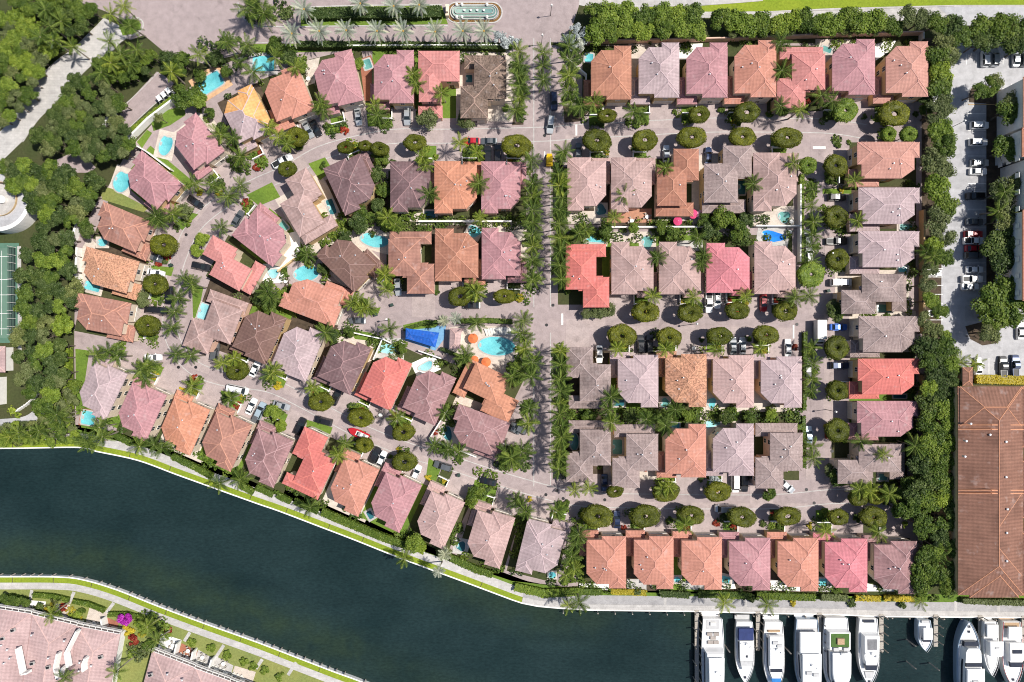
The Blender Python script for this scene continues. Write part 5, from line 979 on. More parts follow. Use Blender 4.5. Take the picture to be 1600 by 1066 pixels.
for q, mt in [([(385,305),(425,285),(438,308),(405,322)], GRASS), ([(482,256),(508,246),(520,266),(500,282)], GRASS), ([(505,195),(540,190),(546,205),(510,212)], GRASS), ([(573,178),(612,188),(615,198),(575,198)], GRASS), ([(660,228),(682,228),(682,250),(660,250)], GRASS), ([(728,228),(752,228),(752,262),(728,262)], GRASS), ([(155,290),(175,295),(232,325),(225,332),(160,312)], GRASSD), ([(180,225),(205,240),(200,250),(178,245)], GRASSD), ([(630,508),(665,500),(690,502),(680,512),(632,516)], GRASS), ([(670,715),(690,730),(680,755),(665,750)], GRASS), ([(742,750),(778,755),(772,785),(735,780)], GRASS), ([(300,440),(318,450),(310,490),(302,500)], GRASS),
        ([(480,656),(520,668),(515,682),(478,672)], GRASS), ([(418,632),(450,648),(445,660),(412,648)], GRASS), ([(345,610),(385,618),(380,632),(348,626)], GRASS), ([(1285,295),(1330,295),(1330,303),(1285,303)], GRASS), ([(545,515),(580,520),(600,535),(555,530)], GRASS), ([(127,650),(150,662),(150,672),(127,668)], GRASS), ([(270,345),(290,330),(310,335),(285,360)], GRASS), ([(236,415),(272,418),(268,432),(240,425)], GRASS), ([(575,485),(595,480),(590,492),(578,492)], GRASS), ([(805,170),(818,170),(818,195),(800,196)], SOIL), ([(880,165),(930,165),(905,190),(882,192)], SOIL)]: sheet('lawn_patch', q, .08+.0003*(int(q[0][0]) % 29), mt)
# ------------------------------------------------------------------ walls
def wall_line(px, h, label, thick=.3, mat=WHITE, name='wall'):
    o = strip(name, px, -thick/2/S, thick/2/S, h, mat, 0); del o['kind']; return tag(o, label, 'wall')
wall_line([(545,76.5),(640,76),(790,75.5)], 2.2, 'long white wall behind the entrance date palms'); wall_line([(905,69),(1060,66),(1160,64),(1300,58),(1436,55)], 2.2, 'long pale wall behind the top row east houses', .35, PEACH); wall_line([(1436,55.5),(1436,66)], 2.2, 'short return wall behind the last top row house')
wall_line([(205,222),(238,189),(279,158)], 2.4, 'white wall along the visitor road hedge', .5); wall_line([(205,223),(235,240),(272,268)], 2.2, 'white wall between the first two west edge gardens'); wall_line([(118,382),(130,342)], 2.2, 'white wall west of the third west edge garden', .6); wall_line([(124,452),(127,388)], 2, 'pale wall west of the mottled orange house', .5)
wall_line([(655,347.5),(800,347.5)], 1.8, 'white garden wall between second and third west rows', .4); wall_line([(950,356.5),(1100,356)], 1.8, 'white garden wall between second and third east rows', .4); wall_line([(1178,354.5),(1246,354.5)], 1.8, 'white wall behind the last second row house', .35); wall_line([(1247,290),(1247,352),(1246.5,410)], 1.8, 'long pale side wall along the east street', .4); wall_line([(1437,330),(1437,440),(1436.5,520)], 2.2, 'ochre wall behind the east edge row', .5, YELL); wall_line([(1437,585),(1436,640)], 2, 'ochre wall behind the bright red roofed house', .5, YELL)
wall_line([(885,95),(915,120),(915.5,150)], 1.8, 'white side wall beside the first top east house'); wall_line([(540,517),(600,530),(612,536)], 1.6, 'white wall along the street west of the tarpaulin lawn'); wall_line([(655,548),(690,560)], 1.8, 'pale wall south of the tarpaulin lawn'); wall_line([(585,562),(600,528)], 1.8, 'white wall between dark mauve and red roofed houses'); wall_line([(672,685),(745,713)], 1.6, 'white wall along the street below the last diagonal house')
wall_line([(680,700),(672,684),(700,640)], 1.6, 'white wall round the kidney pool of the last diagonal house'); wall_line([(436,425),(462,405)], 1.4, 'yellowish boundary wall between two inner western gardens', .4, YELL)
# ------------------------------------------------------------------ clubhouse, tarpaulin, parasols
def rbuilding(name, label, cat, px, ev, pit, rf, wallm=WHITE, parts=(), group=None):
    t = thing(name, label, cat, G(((px[0][0]+px[2][0])/2, (px[0][1]+px[2][1])/2)), 0, group); L0 = t.location; ro, rb, wl = MB(), MB(), MB()
    for q, e, pi in [(px, ev, pit)]+list(parts):
        Q = [(G(p, e).x-L0.x, G(p, e).y-L0.y) for p in q]
        if sum(a[0]*b_[1]-b_[0]*a[1] for a, b_ in zip(Q, Q[1:]+Q[:1])) < 0: Q.reverse()
        hip(ro, rb, Q, e, pi); wl.prism(inset(Q, .35), -.1, e-.03, bottom=False)
    r_o = ro.build('roof', ROOFS[rf], t); struct(rb.build('ridge_cap', ridgemat(rf), r_o), 'stuff'); wl.build('wall', wallm, t); return t
rbuilding('clubhouse', 'small clubhouse with rose tiles beside the oval pool', 'clubhouse', [(703,513),(722,513),(718,545),(702,545)], 3.4, .5, 'town', WHITE, [([(712,513),(727,513),(712,529)], 3.3, .4), ([(713,530),(726,545),(712,545)], 3.3, .4)])
t = rbuilding('tarpaulin_tent', 'bright blue tarpaulin covered building beside the clubhouse', 'tent', [(634,513),(686,520),(680,543),(634,529)], 3.2, .45, 'blue', ROOFS['blue']); sheet('blue_groundsheet', [(632,509),(697,509),(694,530),(680,548),(633,532)], .085, plain('pale blue sheet', (.16, .34, .52, 1)))
def parasol(p, r, h, col, label, n=10):
    loc = G(p, h); loc.z = 0; t = thing('parasol', label, 'parasol', loc); mb = MB(); P = [(r*math.cos(6.2832*i/n), r*math.sin(6.2832*i/n), h-.45) for i in range(n)]
    mb.add(P+[(0, 0, h)], [(i, (i+1) % n, n) for i in range(n)]); mb.add(P+[(x, y, z-.15) for x, y, z in P], [(n+i, n+(i+1) % n, (i+1) % n, i) for i in range(n)]); mb.build('canopy', col, t); MB().cyl(0, 0, 0, h+.1, .04, 8).build('pole', STEEL, t); MB().cyl(0, 0, 0, .12, .3, 10).build('base', GREYP, t)
orc = plain('orange canvas', (.62, .17, .06, 1), .8, var=.1); hot = plain('pink canvas', (.62, .06, .17, 1), .8, var=.1); pal = plain('pale pink canvas', (.75, .42, .5, 1), .8, var=.1)
parasol((741,562.5), 1.15, 2.5, orc, 'round orange parasol at the clubhouse terrace, western one of a pair'); parasol((759.5,566), 1.3, 2.5, orc, 'round orange parasol at the clubhouse terrace, eastern one of a pair'); parasol((739,529), 1.35, 2.5, orc, 'round orange parasol between clubhouse and oval pool'); parasol(T(21,1037,312), 1.2, 2.5, hot, 'deep pink parasol behind the orange courtyard house'); parasol(T(21,1133,268), 1.25, 2.5, hot, 'hot pink parasol beside a pale pink one'); parasol(T(21,1182,270), 1.15, 2.5, pal, 'pale pink parasol in the second row gardens')
lg = MB(); lg.box(-.95, -.32, .28, .45, .32, .36); lg.add([(.45, -.32, .3), (.45, .32, .3), (1.0, .32, .75), (1.0, -.32, .75), (.45, -.32, .37), (.45, .32, .37), (.98, .32, .82), (.98, -.32, .82)], [(0, 1, 2, 3), (7, 6, 5, 4), (0, 4, 5, 1), (1, 5, 6, 2), (2, 6, 7, 3), (3, 7, 4, 0)]); LGB = lg.mesh('lounger_frame', WHITE)
lm = MB(); lm.box(-.92, -.29, .361, .44, .29, .45); LGM = lm.mesh('cushion', plain('pale cushion', (.7, .68, .62, 1), .9)); ll = MB(); ll.box(-.03, -.03, 0, .03, .03, .28); LGL = ll.mesh('leg', STEEL)
def lounger(p, a, label, grp, same=True):
    t = thing('sun_lounger', label, 'sun lounger', G(p), math.radians(a), grp, same); link('frame', LGB, t); link('cushion', LGM, t)
    for x in (-.85, .4):
        for y in (-.27, .27): link('leg', LGL, t, (x, y, 0))
for i in range(13): lounger((760+i*4.1, 519.5-1.9*math.sin(3.14*i/12)), 95+ (6-i)*2, 'white sun lounger in the curved row above the oval pool', 'loungers above the oval pool')
for i, (x, y, a) in enumerate([(18,946,-30),(23,949,-30),(28,952,-30),(150,975,110),(156,977,110),(285,1024,-60),(290,1026,-60),(295,1028,-60),(312,1035,-60),(317,1037,-60),(322,1039,-60),(335,1043,-60),(340,1045,-60),(346,1047,-60),(352,1049,-60),(368,1055,-60),(374,1057,-60),(380,1059,-60)]): lounger((x, y), a, 'dark sun lounger on a far terrace patio', 'loungers on the far terrace patios')
pt = MB(); pt.cyl(0, 0, .70, .74, .55, 14); PTT = pt.mesh('table_top', WHITE); pl_ = MB(); pl_.cyl(0, 0, .02, .70, .05, 8); PTL = pl_.mesh('pedestal', STEEL); pb = MB(); pb.cyl(0, 0, 0, .03, .28, 12); PTB = pb.mesh('base', STEEL)
ch = MB(); ch.box(-.22, -.22, .40, .22, .22, .46); CHS = ch.mesh('seat', WOOD); cb = MB(); cb.box(-.24, -.22, .46, -.19, .22, .88); CHB = cb.mesh('backrest', WOOD); cl_ = MB(); cl_.box(-.025, -.025, 0, .025, .025, .40); CHL = cl_.mesh('leg', DARK)
def table(p, where, s=1.0, n=4):
    t = thing('patio_table', f'round white patio table {where}', 'table', G(p), 0, 'patio tables', scl=s); link('table_top', PTT, t); link('pedestal', PTL, t); link('base', PTB, t)
    for i in range(n):
        a = 6.2832*i/n+.4; c = thing('patio_chair', f'timber patio chair at the table {where}', 'chair', G(p)+Vector((-.95*s*math.cos(a), -.95*s*math.sin(a), 0)), a, 'patio chairs', True); link('seat', CHS, c); link('backrest', CHB, c)
        for x in (-.18, .18):
            for y in (-.18, .18): link('leg', CHL, c, (x, y, 0))
for p, wr in [(T(10,312,440),'in the garden of the fourth top west house'),(T(10,330,497),'by the lower wall of the fourth top west house'),(T(21,745,315),'on the rust brown deck'),(T(21,840,290),'beside the deck trellis'),(T(21,1110,235),'beside the pink parasols'),(T(12,1195,70),'under the clubhouse wall'),(T(12,780,460),'before the red roofed house'),(T(31,140,320),'by the green corner pool'),(T(31,130,385),'by the bright blue pool'),(T(23,860,440),'behind the second dockside house'),(T(3,203,615),'on the first far patio'),(T(3,1085,830),'on the far patio with white rail'),(T(3,1180,865),'on the tiled far patio'),(T(3,1270,905),'on the grey far patio'),(T(3,1400,945),'on the last far patio'),(T(11,190,690),'by the oval pool deck'),(T(22,1130,45),'before the third fourth row house')]: table(p, wr)
# ------------------------------------------------------------------ fountain at the entrance
FW = poolmat('fountain water', (.20, .30, .26, 1), (.26, .36, .31, 1))
t = thing('fountain', 'long round ended white fountain basin with steps on the entrance island', 'fountain', G((741, 20)))
def stadium(l, r, n=12): return [(l+r*math.cos(a), r*math.sin(a)) for a in [(-1.5708+3.1416*i/n) for i in range(n+1)]]+[(-l+r*math.cos(a), r*math.sin(a)) for a in [(1.5708+3.1416*i/n) for i in range(n+1)]]
def ring(mb, l, r0, r1, z0, z1, mi=0):
    a, b_ = stadium(l, r0), stadium(l, r1); n = len(a); vs = [(*p, z1) for p in a]+[(*p, z1) for p in b_]+[(*p, z0) for p in a]+[(*p, z0) for p in b_]
    return mb.add(vs, [f for i in range(n) for j in [(i+1) % n] for f in ((i, j, n+j, n+i), (2*n+i, 2*n+j, j, i), (n+i, n+j, 3*n+j, 3*n+i))], mi)
mb = MB(); ring(mb, 4.4, 2.02, 1.8, 0, .6); ring(mb, 4.4, 1.45, 1.25, 0, .9); ring(mb, 4.4, .75, .6, 0, 1.1); mb.build('basin_rim', CONC, t); MB().prism(stadium(4.4, 1.82), 0, .38).build('basin_water', FW, t); MB().prism(stadium(4.4, 1.27), .3, .72).build('upper_water', FW, t); MB().prism(stadium(4.4, .62), .3, .95).build('top_water', FW, t)
for x in (-2.5, -.8, .9, 2.6): MB().cyl(x, 0, .9, 1.5, .12, 8, r2=.3).build('spout', WHITE, t)
for x in (-4.6, -3.2, 3.4): MB().cyl(x, 1.62, .3, 1.3, .28, 10).cyl(x, 1.62, 1.3, 1.6, .4, 10, r2=.1).build('urn', WHITE, t); MB().cyl(x, -1.62, .3, 1.3, .28, 10).cyl(x, -1.62, 1.3, 1.6, .4, 10, r2=.1).build('urn', WHITE, t)
mb = MB(); mb.box(-7.5, -1.5, 0, -6.6, 1.5, 1.6); mb.box(-7.3, -.9, 1.6, -6.75, .9, 2.6); mb.build('pump_house', CREAM, t)
mb = MB(); ring(mb, 4.6, 2.55, 2.05, 0, .06); mb.v = [(x, y, z) for x, y, z in mb.v]; struct(mb.build('fountain_bed', L_RED and plain('fountain planting', (.22, .12, .04, 1), .9, var=.6, scale=3), None, (t.location.x, t.location.y, .09)))
mb = MB(); ring(mb, 4.7, 2.9, 2.56, -.05, .16); struct(mb.build('fountain_kerb', CONC, None, (t.location.x, t.location.y, .0)))
# ------------------------------------------------------------------ docks and boats
def dock(x, y0, y1, wd=6.5):
    p, q = G((x, y0)), G((x, y1)); t = thing('finger_dock', f"narrow timber finger dock {DKN.pop(0)}", 'dock', (p.x, p.y, 0), 0, 'finger docks'); L = p.y-q.y; W = wd*S/2; n = int(L/.5)
    pl = MB().box(-W, -.235, .16, W, .235, .24).mesh('plank', WOOD)
    for i in range(n): link('plank', pl, t, (random.uniform(-.02, .02), -.25-i*.5, random.uniform(-.01, .01)))
    MB().box(-W+.05, -L, -.02, -W+.25, 0, .155).build('bearer', WOOD, t); MB().box(W-.25, -L, -.02, W-.05, 0, .155).build('bearer', WOOD, t)
    pm_ = MB().cyl(0, 0, -6, 2.1, .14, 8).cyl(0, 0, 2.1, 2.3, .15, 8, r2=.02).mesh('piling', plain('piling timber', (.36, .32, .27, 1), .9) if 'piling timber' not in MATS else MATS['piling timber'])
    for i in range(int(L/2.2)+1):
        for s in (-1, 1):
            if i % 2 == 0 or s > 0: link('piling', pm_, t, (s*(W+.16), -.6-i*2.2, 0))
DKN = ['west of the first large yacht', 'between the blue canvas yacht and the next', 'beside the green decked yacht', 'east of the grey hatched yacht', 'beside the small moored boat', 'beside the yacht moored bow in', 'at the far east end']
for x, y0, y1 in [(1088.5,953,1110),(1184,955,1016),(1280,957,1018),(1376.5,959,1018),(1461.5,960,1010),(1531,961,1014),(1599,962,1030)]: dock(x, y0, y1)
pil = MB().cyl(0, 0, -6, 3.2, .17, 10).cyl(0, 0, 3.2, 3.5, .18, 10, r2=.03).mesh('mooring_pile', WOOD)
for t_, x, y, nm in [(33,918,840,'upper of two south of the small moored boat'),(33,918,980,'lower of two south of the small moored boat'),(33,1063,990,'before the yacht moored bow in'),(33,140,886,'between two white yachts in the middle'),(23,1356,876,'between the first two yachts')]:
    q = T(t_, x, y); p = G(q, 3); o = link('mooring_pile', pil, None, (p.x, p.y, 0)); tag(o, f'timber mooring pile in the water, {nm}', 'mooring pile', 'free mooring piles')
GEL = carpaint('gelcoat', (.80, .80, .79, 1), 0); HULLB = carpaint('blue grey hull', (.30, .40, .52, 1), 0); TEAK = plain('teak deck', (.45, .31, .19, 1), .8, var=.3, scale=5); GREYD = plain('grey deck', (.48, .48, .48, 1), .8, var=.15); NAVY = plain('navy canvas', (.03, .045, .14, 1), .85, var=.2); GREEN = plain('green deck carpet', (.07, .14, .035, 1), .9, var=.25); SMOKE = plain('smoked glass', (.035, .04, .055, 1), .1, spec=.6); BLUEH = plain('blue hatch', (.03, .19, .5, 1), .4); REDL = plain('red boot stripe', (.5, .03, .03, 1), .5)
def hullw(s, B):        # half beam against position from stern 0 to bow 1
    return B/2*(.86+.14*min(1, s/.25)) if s < .55 else B/2*max(.02, (1-((s-.55)/.45)**2.2))
def boat(label, x0, x1, y_st, y_bow, spec, hull=GEL, bow_up=False, trim=None):
    """x0, x1: beam edges; y_st, y_bow: stern and bow as traced; spec: list of deck features along the length"""
    dz = 1.6; k = S*(H-dz)/H; B = (x1-x0)*k; st = G(((x0+x1)/2, y_st), dz); bo = G(((x0+x1)/2, y_bow), dz); L = abs(st.y-bo.y)
    t = thing('motor_yacht' if L > 12 else 'motor_boat', label, 'yacht' if L > 12 else 'boat', (st.x, st.y, -1.0), math.radians(90 if bo.y > st.y else -90), 'moored boats')
    D = 2.2+L*.02; N = 22; out = [(L*i/N, hullw(i/N, B)) for i in range(N+1)]
    mb = MB(); vs = []
    for x, w_ in out: sh = D+.5*(x/L)**2; vs += [(x-.3*(x/L), -w_*.72, -.6), (x-.3*(x/L), w_*.72, -.6), (x, w_, sh-.25), (x, w_, sh+.15), (x, max(.01, w_-.12), sh+.15), (x, max(.008, w_-.12), sh-.1), (x, -max(.008, w_-.12), sh-.1), (x, -max(.01, w_-.12), sh+.15), (x, -w_, sh+.15), (x, -w_, sh-.25)]
    fs = [(10*i+j, 10*i+10+j, 10*i+10+(j+1) % 10, 10*i+(j+1) % 10) for i in range(N) for j in range(10) if j != 5]+[tuple(range(10))]
    mb.add(vs, fs); mb.build('hull', hull, t)
    dk = MB(); a = [(x, max(.01, w_-.13), D-.09+.5*(x/L)**2) for x, w_ in out]; n = len(a); dk.add(a+[(x, -y, z) for x, y, z in a], [(i, n+i, n+i+1, i+1) for i in range(n-1)]); dk.build('deck', spec.get('deck', GEL), t)
    if trim: mb = MB(); [mb.bar((out[i][0], s*out[i][1], D+.12+.5*(out[i][0]/L)**2), (out[i+1][0], s*out[i+1][1], D+.12+.5*(out[i+1][0]/L)**2), .12, .10) for i in range(N) for s in (-1, 1)]; mb.build('trim', trim, t)
    MB().box(-1.1, -B*.40, .35, 0, B*.40, .6).build('swim_platform', spec.get('plat', GEL), t)
    def slab(name, s0, s1, f0, f1, z0, z1, mat, taper=.93, nose=0, rake=.0):
        P = [];
        for q in range(9): s = s0+(s1-s0)*q/8; P.append((L*s, min(hullw(s, B)*.97, B/2*(f0+(f1-f0)*q/8))*(1 if not nose or q < 6 else (1-nose*((q-5)/3)**2))))
        P = [(x, -y) for x, y in P]+[(x, y) for x, y in reversed(P)]; cx = L*(s0+s1)/2
        return MB().prism(P, z0, z1, 0, [(cx+(x-cx)*taper-rake, y*taper) for x, y in P]).build(name, mat, t)
    zb = D-.05
    for f in spec['f']:
        nm, s0, s1, f0, f1, za, zc, mat = f[:8]; kw = f[8] if len(f) > 8 else {}
        slab(nm, s0, s1, f0, f1, zb+za, zb+zc, mat, **kw)
    rl = MB()
    for i in range(int(N*.45), N):
        for s in (-1, 1):
            z = D+.5*(out[i][0]/L)**2; z2 = D+.5*(out[i+1][0]/L)**2; rl.bar((out[i][0], s*out[i][1]*.95, z+.75), (out[i+1][0], s*out[i+1][1]*.95, z2+.75), .045, .045); rl.bar((out[i][0], s*out[i][1]*.95, z+.1), (out[i][0], s*out[i][1]*.95, z+.75), .04, .04)
    rl.build('rail', STEEL, t)
    for s in spec.get('hatch', []): MB().box(L*s-.3, -.3, D+.0+.5*s*s, L*s+.3, .3, D+.12+.5*s*s).build('hatch', SMOKE, t)
    for s, y, z in spec.get('seat', []): MB().box(L*s-.45, y-.7, zb+z, L*s+.45, y+.7, zb+z+.4).build('seat', spec.get('seatm', GREYD), t)
    for s, z in spec.get('radar', []):
        m_ = MB(); m_.bar((L*s, -B*.33, zb+z), (L*s, B*.33, zb+z+.0), .35, .2); m_.cyl(L*s, 0, zb+z, zb+z+.55, .35, 10); m_.cyl(L*s+.9, B*.22, zb+z-.2, zb+z+.2, .28, 10); m_.bar((L*s-.3, -.6, zb+z+.7), (L*s-.3, .6, zb+z+.7), .12, .1); m_.build('radar_mast', GEL, t)
    for s, w_, z in spec.get('frames', []): MB().box(L*s-.15, -B/2*w_, zb+z, L*s+.15, B/2*w_, zb+z+.05).build('rail_bar', STEEL, t)
    return t
boat('large white yacht with grey pad on its aft deck, westernmost of all', 1096, 1131, 967, 1112, {'deck': GEL, 'f': [('cockpit_mat', .01, .11, .62, .62, .02, .07, GREYD), ('cockpit_table', .03, .07, .25, .25, .1, .5, WHITE), ('main_cabin', .30, .86, .86, .80, 0, 1.9, GEL, {'nose': .4}), ('side_glass', .34, .84, .875, .81, .7, 1.35, SMOKE, {'nose': .4, 'taper': .99}), ('flybridge', .32, .72, .78, .74, 1.9, 2.6, GEL), ('hard_top', .36, .68, .70, .66, 3.4, 3.6, GEL), ('windscreen', .72, .78, .7, .6, 1.9, 2.5, SMOKE), ('sun_pad', .15, .19, .3, .3, .02, .35, GREYD)], 'seat': [(.16, -.9, 0.05), (.16, .9, .05), (.20, 0, .05), (.25, -.7, .05), (.25, .8, .05)], 'seatm': plain('taupe cushion', (.35, .31, .28, 1), .9), 'radar': [(.5, 3.6)]})
boat('white yacht with navy blue canvas cover over its aft deck', 1149, 1178, 972, 1067, {'f': [('aft_awning', .07, .27, .82, .86, 1.0, 1.45, NAVY), ('main_cabin', .26, .78, .80, .66, 0, 1.5, GEL, {'nose': .5}), ('side_glass', .3, .74, .815, .69, .6, 1.1, SMOKE, {'nose': .5, 'taper': .99}), ('hard_top', .27, .60, .76, .72, 1.5, 1.75, GEL), ('windscreen', .60, .68, .72, .62, 1.48, 1.68, GREYD), ('roof_hatch', .50, .54, .12, .12, 1.75, 1.82, SMOKE)], 'hatch': [.9], 'plat': GREYD, 'radar': [(.31, 1.8)]})
boat('white yacht with bright blue foredeck hatch and passerelle at the stern', 1193, 1225, 972, 1082, {'f': [('cockpit_sole', .01, .11, .7, .7, .02, .08, GEL), ('aft_seat', .11, .14, .62, .62, .05, .5, TEAK), ('main_cabin', .17, .78, .78, .74, 0, 1.8, GEL, {'nose': .45}), ('side_glass', .2, .76, .80, .75, .65, 1.25, SMOKE, {'nose': .45, 'taper': .99}), ('flybridge', .15, .58, .70, .68, 1.8, 2.3, GEL), ('windscreen', .62, .67, .60, .58, 1.8, 1.86, SMOKE), ('blue_hatch', .755, .84, .50, .40, 1.8, 1.9, BLUEH, {'taper': .9})], 'seat': [(.24, -.5, 2.3), (.28, .6, 2.3)], 'hatch': [.93], 'radar': [(.33, 2.4)]})
boat('broad white sport fishing yacht with long flat roof', 1242, 1280, 968, 1092, {'deck': GREYD, 'f': [('cockpit_sole', .01, .11, .8, .8, .02, .1, GEL), ('aft_roof', .12, .40, .86, .86, 1.9, 2.15, GEL), ('cabin_well', .14, .40, .6, .6, 0, 1.2, GREYD), ('main_cabin', .40, .84, .84, .7, 0, 2.1, GEL, {'nose': .4}), ('side_glass', .42, .8, .85, .73, .8, 1.4, SMOKE, {'nose': .4, 'taper': .99}), ('hard_top', .37, .72, .8, .78, 2.9, 3.15, GEL), ('windscreen', .73, .78, .74, .70, 2.1, 2.2, SMOKE)], 'seat': [(.60, -.9, 3.15), (.62, .9, 3.15)], 'radar': [(.5, 3.15)], 'hatch': [.92]}, HULLB)
boat('white yacht with green carpeted upper deck', 1286, 1327, 966, 1090, {'f': [('cockpit_sole', .01, .12, .8, .8, .02, .1, GEL), ('aft_cabin', .13, .36, .84, .84, 0, 2.2, GEL), ('green_deck', .15, .32, .70, .70, 2.2, 2.26, GREEN), ('deck_box', .20, .28, .28, .28, 2.27, 2.75, TEAK), ('main_cabin', .36, .85, .82, .76, 0, 2.3, GEL, {'nose': .5}), ('side_glass', .38, .83, .835, .77, .8, 1.5, SMOKE, {'nose': .5, 'taper': .99}), ('hard_top', .38, .78, .72, .70, 3.1, 3.35, GEL, {'nose': .5}), ('windscreen', .74, .80, .66, .6, 2.4, 3.0, SMOKE)], 'radar': [(.38, 3.1)], 'seat': [(.34, -1.2, 2.3), (.34, 1.4, 2.3)]})
boat('white sport yacht with grey sliding roof and foredeck pad', 1341, 1373, 967, 1071, {'f': [('tender', .01, .05, .55, .55, .1, .5, SMOKE), ('cockpit_sole', .06, .18, .8, .8, .02, .1, GEL), ('main_cabin', .20, .66, .78, .72, 0, 1.6, GEL, {'nose': .3}), ('hard_top', .21, .50, .76, .72, 1.6, 2.0, GEL), ('sliding_roof', .26, .42, .50, .48, 2.0, 2.05, plain('grey fabric roof', (.2, .2, .21, 1), .9)), ('coach_roof', .5, .66, .62, .55, 1.5, 1.7, GEL), ('windscreen', .66, .74, .66, .5, 1.0, 1.45, SMOKE), ('sun_pad', .78, .88, .5, .34, .42, .62, GREYD)], 'radar': [(.47, 2.0)], 'hatch': [.93]})
boat('small white moored boat with canvas top', 1435, 1456, 970, 1017, {'f': [('motor_well', -.02, .08, .6, .6, .0, .5, GREYD), ('canvas_top', .18, .58, .72, .70, 1.4, 1.6, GEL), ('windscreen', .56, .66, .7, .6, .6, 1.2, SMOKE), ('cuddy', .6, .9, .62, .3, 0, .45, GEL, {'nose': .4})]}, carpaint('pale blue hull', (.5, .6, .7, 1), 0))
boat('white yacht moored bow in with two dark windscreens', 1495, 1530, 1085, 970, {'f': [('flybridge_top', .05, .42, .82, .80, 3.0, 3.25, GEL), ('main_cabin', .05, .62, .84, .78, 0, 2.2, GEL, {'nose': .3}), ('side_glass', .1, .6, .85, .79, .8, 1.4, SMOKE, {'nose': .3, 'taper': .99}), ('upper_screen', .43, .48, .76, .74, 2.2, 2.5, SMOKE), ('fore_cabin', .48, .68, .76, .7, 0, 2.3, GEL, {'nose': .3}), ('windscreen', .68, .75, .72, .66, .8, 1.5, SMOKE)], 'seat': [(.25, .3, 3.25)], 'hatch': [.86, .93], 'radar': [(.2, 3.3)]}, HULLB, True)
boat('small white fishing boat between two larger yachts', 1537, 1560, 972, 1055, {'f': [('aft_cover', .03, .28, .8, .8, .6, .9, GEL), ('wheelhouse', .34, .60, .78, .76, 0, 2.2, GEL), ('hard_top', .30, .58, .95, .92, 2.2, 2.4, GEL), ('cuddy', .6, .9, .75, .4, 0, .7, GEL, {'nose': .5}), ('console', .40, .44, .3, .3, 2.4, 2.6, GREYD)], 'hatch': [.78]})
boat('white yacht with red trim and dark windscreen at the east end', 1566, 1597, 972, 1073, {'f': [('cockpit_sole', .01, .1, .75, .75, .02, .1, TEAK), ('aft_cover', .05, .24, .70, .74, 1.0, 1.3, GEL), ('main_cabin', .30, .68, .78, .66, 0, 1.6, GEL, {'nose': .4}), ('hard_top', .28, .56, .76, .7, 1.6, 1.9, GEL), ('windscreen', .58, .66, .7, .6, 1.2, 1.66, SMOKE), ('instrument_panel', .38, .44, .5, .5, 1.9, 2.1, SMOKE)], 'hatch': [.88], 'plat': TEAK}, GEL, False, REDL)
# ------------------------------------------------------------------ condominium and its neighbour
def wins(t, L0, a, b, zs, step, mesh=WIN, scale=1.0):
    d = (b-a); L = d.length; u = d.normalized(); n = max(1, int(L/step)); ang = math.atan2(u.y, u.x)
    for i in range(n):
        p = a+u*(L*(i+.5)/n)-L0
        for z in zs: link('window', mesh, t, (p.x, p.y, z), ang, scale)
E = 10.2
def PXR(x0, y0, x1, y1): return [(x0, y0), (x1, y0), (x1, y1), (x0, y1)]
t = rbuilding('condominium', 'very large clay tiled condominium with crossing hip roofs beside the quay', 'apartment building', PXR(1497, 604, 1599, 930), E, .36, 'condo', YELL, [(PXR(1500, 604.5, 1596, 666), E+.25, .36), (PXR(1496, 604.2, 1502, 616), E-.1, .2), (PXR(1515, 845, 1592, 934), E-.05, .33), (PXR(1500, 770, 1597, 900), E+.06, .36), (PXR(1597, 720, 1700, 810), E-.06, .36), (PXR(1595, 604.8, 1760, 700), E-.03, .36), (PXR(1594, 830, 1760, 931), E-.07, .36)])
L0 = t.location.copy(); mb = MB()
for y in (664, 671, 766, 771): a, b_ = G((1497, y), E), G((1548, y), E+3.2); c_ = G((1598, y), E); mb.bar(a-L0, b_-L0, .45, .5); mb.bar(b_-L0, c_-L0, .45, .5)
mb.build('fire_wall', ridgemat('condo'), t)
for x, y in [(1508,689),(1506,713),(1553,815),(1553,850),(1570,690),(1570,745),(1572,795),(1571,832),(1571,876),(1545,679),(1515,662)]: p = G((x, y), E+2.0)-L0; link('roof_vent', VENT, t, p, 0, 1.6)
wins(t, L0, G((1500, 925), E), G((1500, 610), E), (2, 5, 8), 6); wins(t, L0, G((1515.6, 932), E), G((1591, 932), E), (2, 5, 8), 5)
rbuilding('stair_tower', 'small tiled stair tower roof between parking lot and condominium', 'tower', PXR(1504, 574, 1520, 603), 9, .34, 'condo', YELL)
t = rbuilding('lot_apartment_building', 'white apartment building with orange tiled roof beyond the parking lot', 'apartment building', PXR(1597, 200, 1760, 245), 10, .36, 'orange', WHITE, [(PXR(1598, 328, 1760, 470), 10, .36), (PXR(1604, 246, 1760, 327), 9.7, .36), (PXR(1599, 120, 1760, 199.5), 9.9, .3)])
L0 = t.location.copy(); wins(t, L0, G((1598.6, 470), 10), G((1598.6, 205), 10), (2, 5, 8), 4.2)
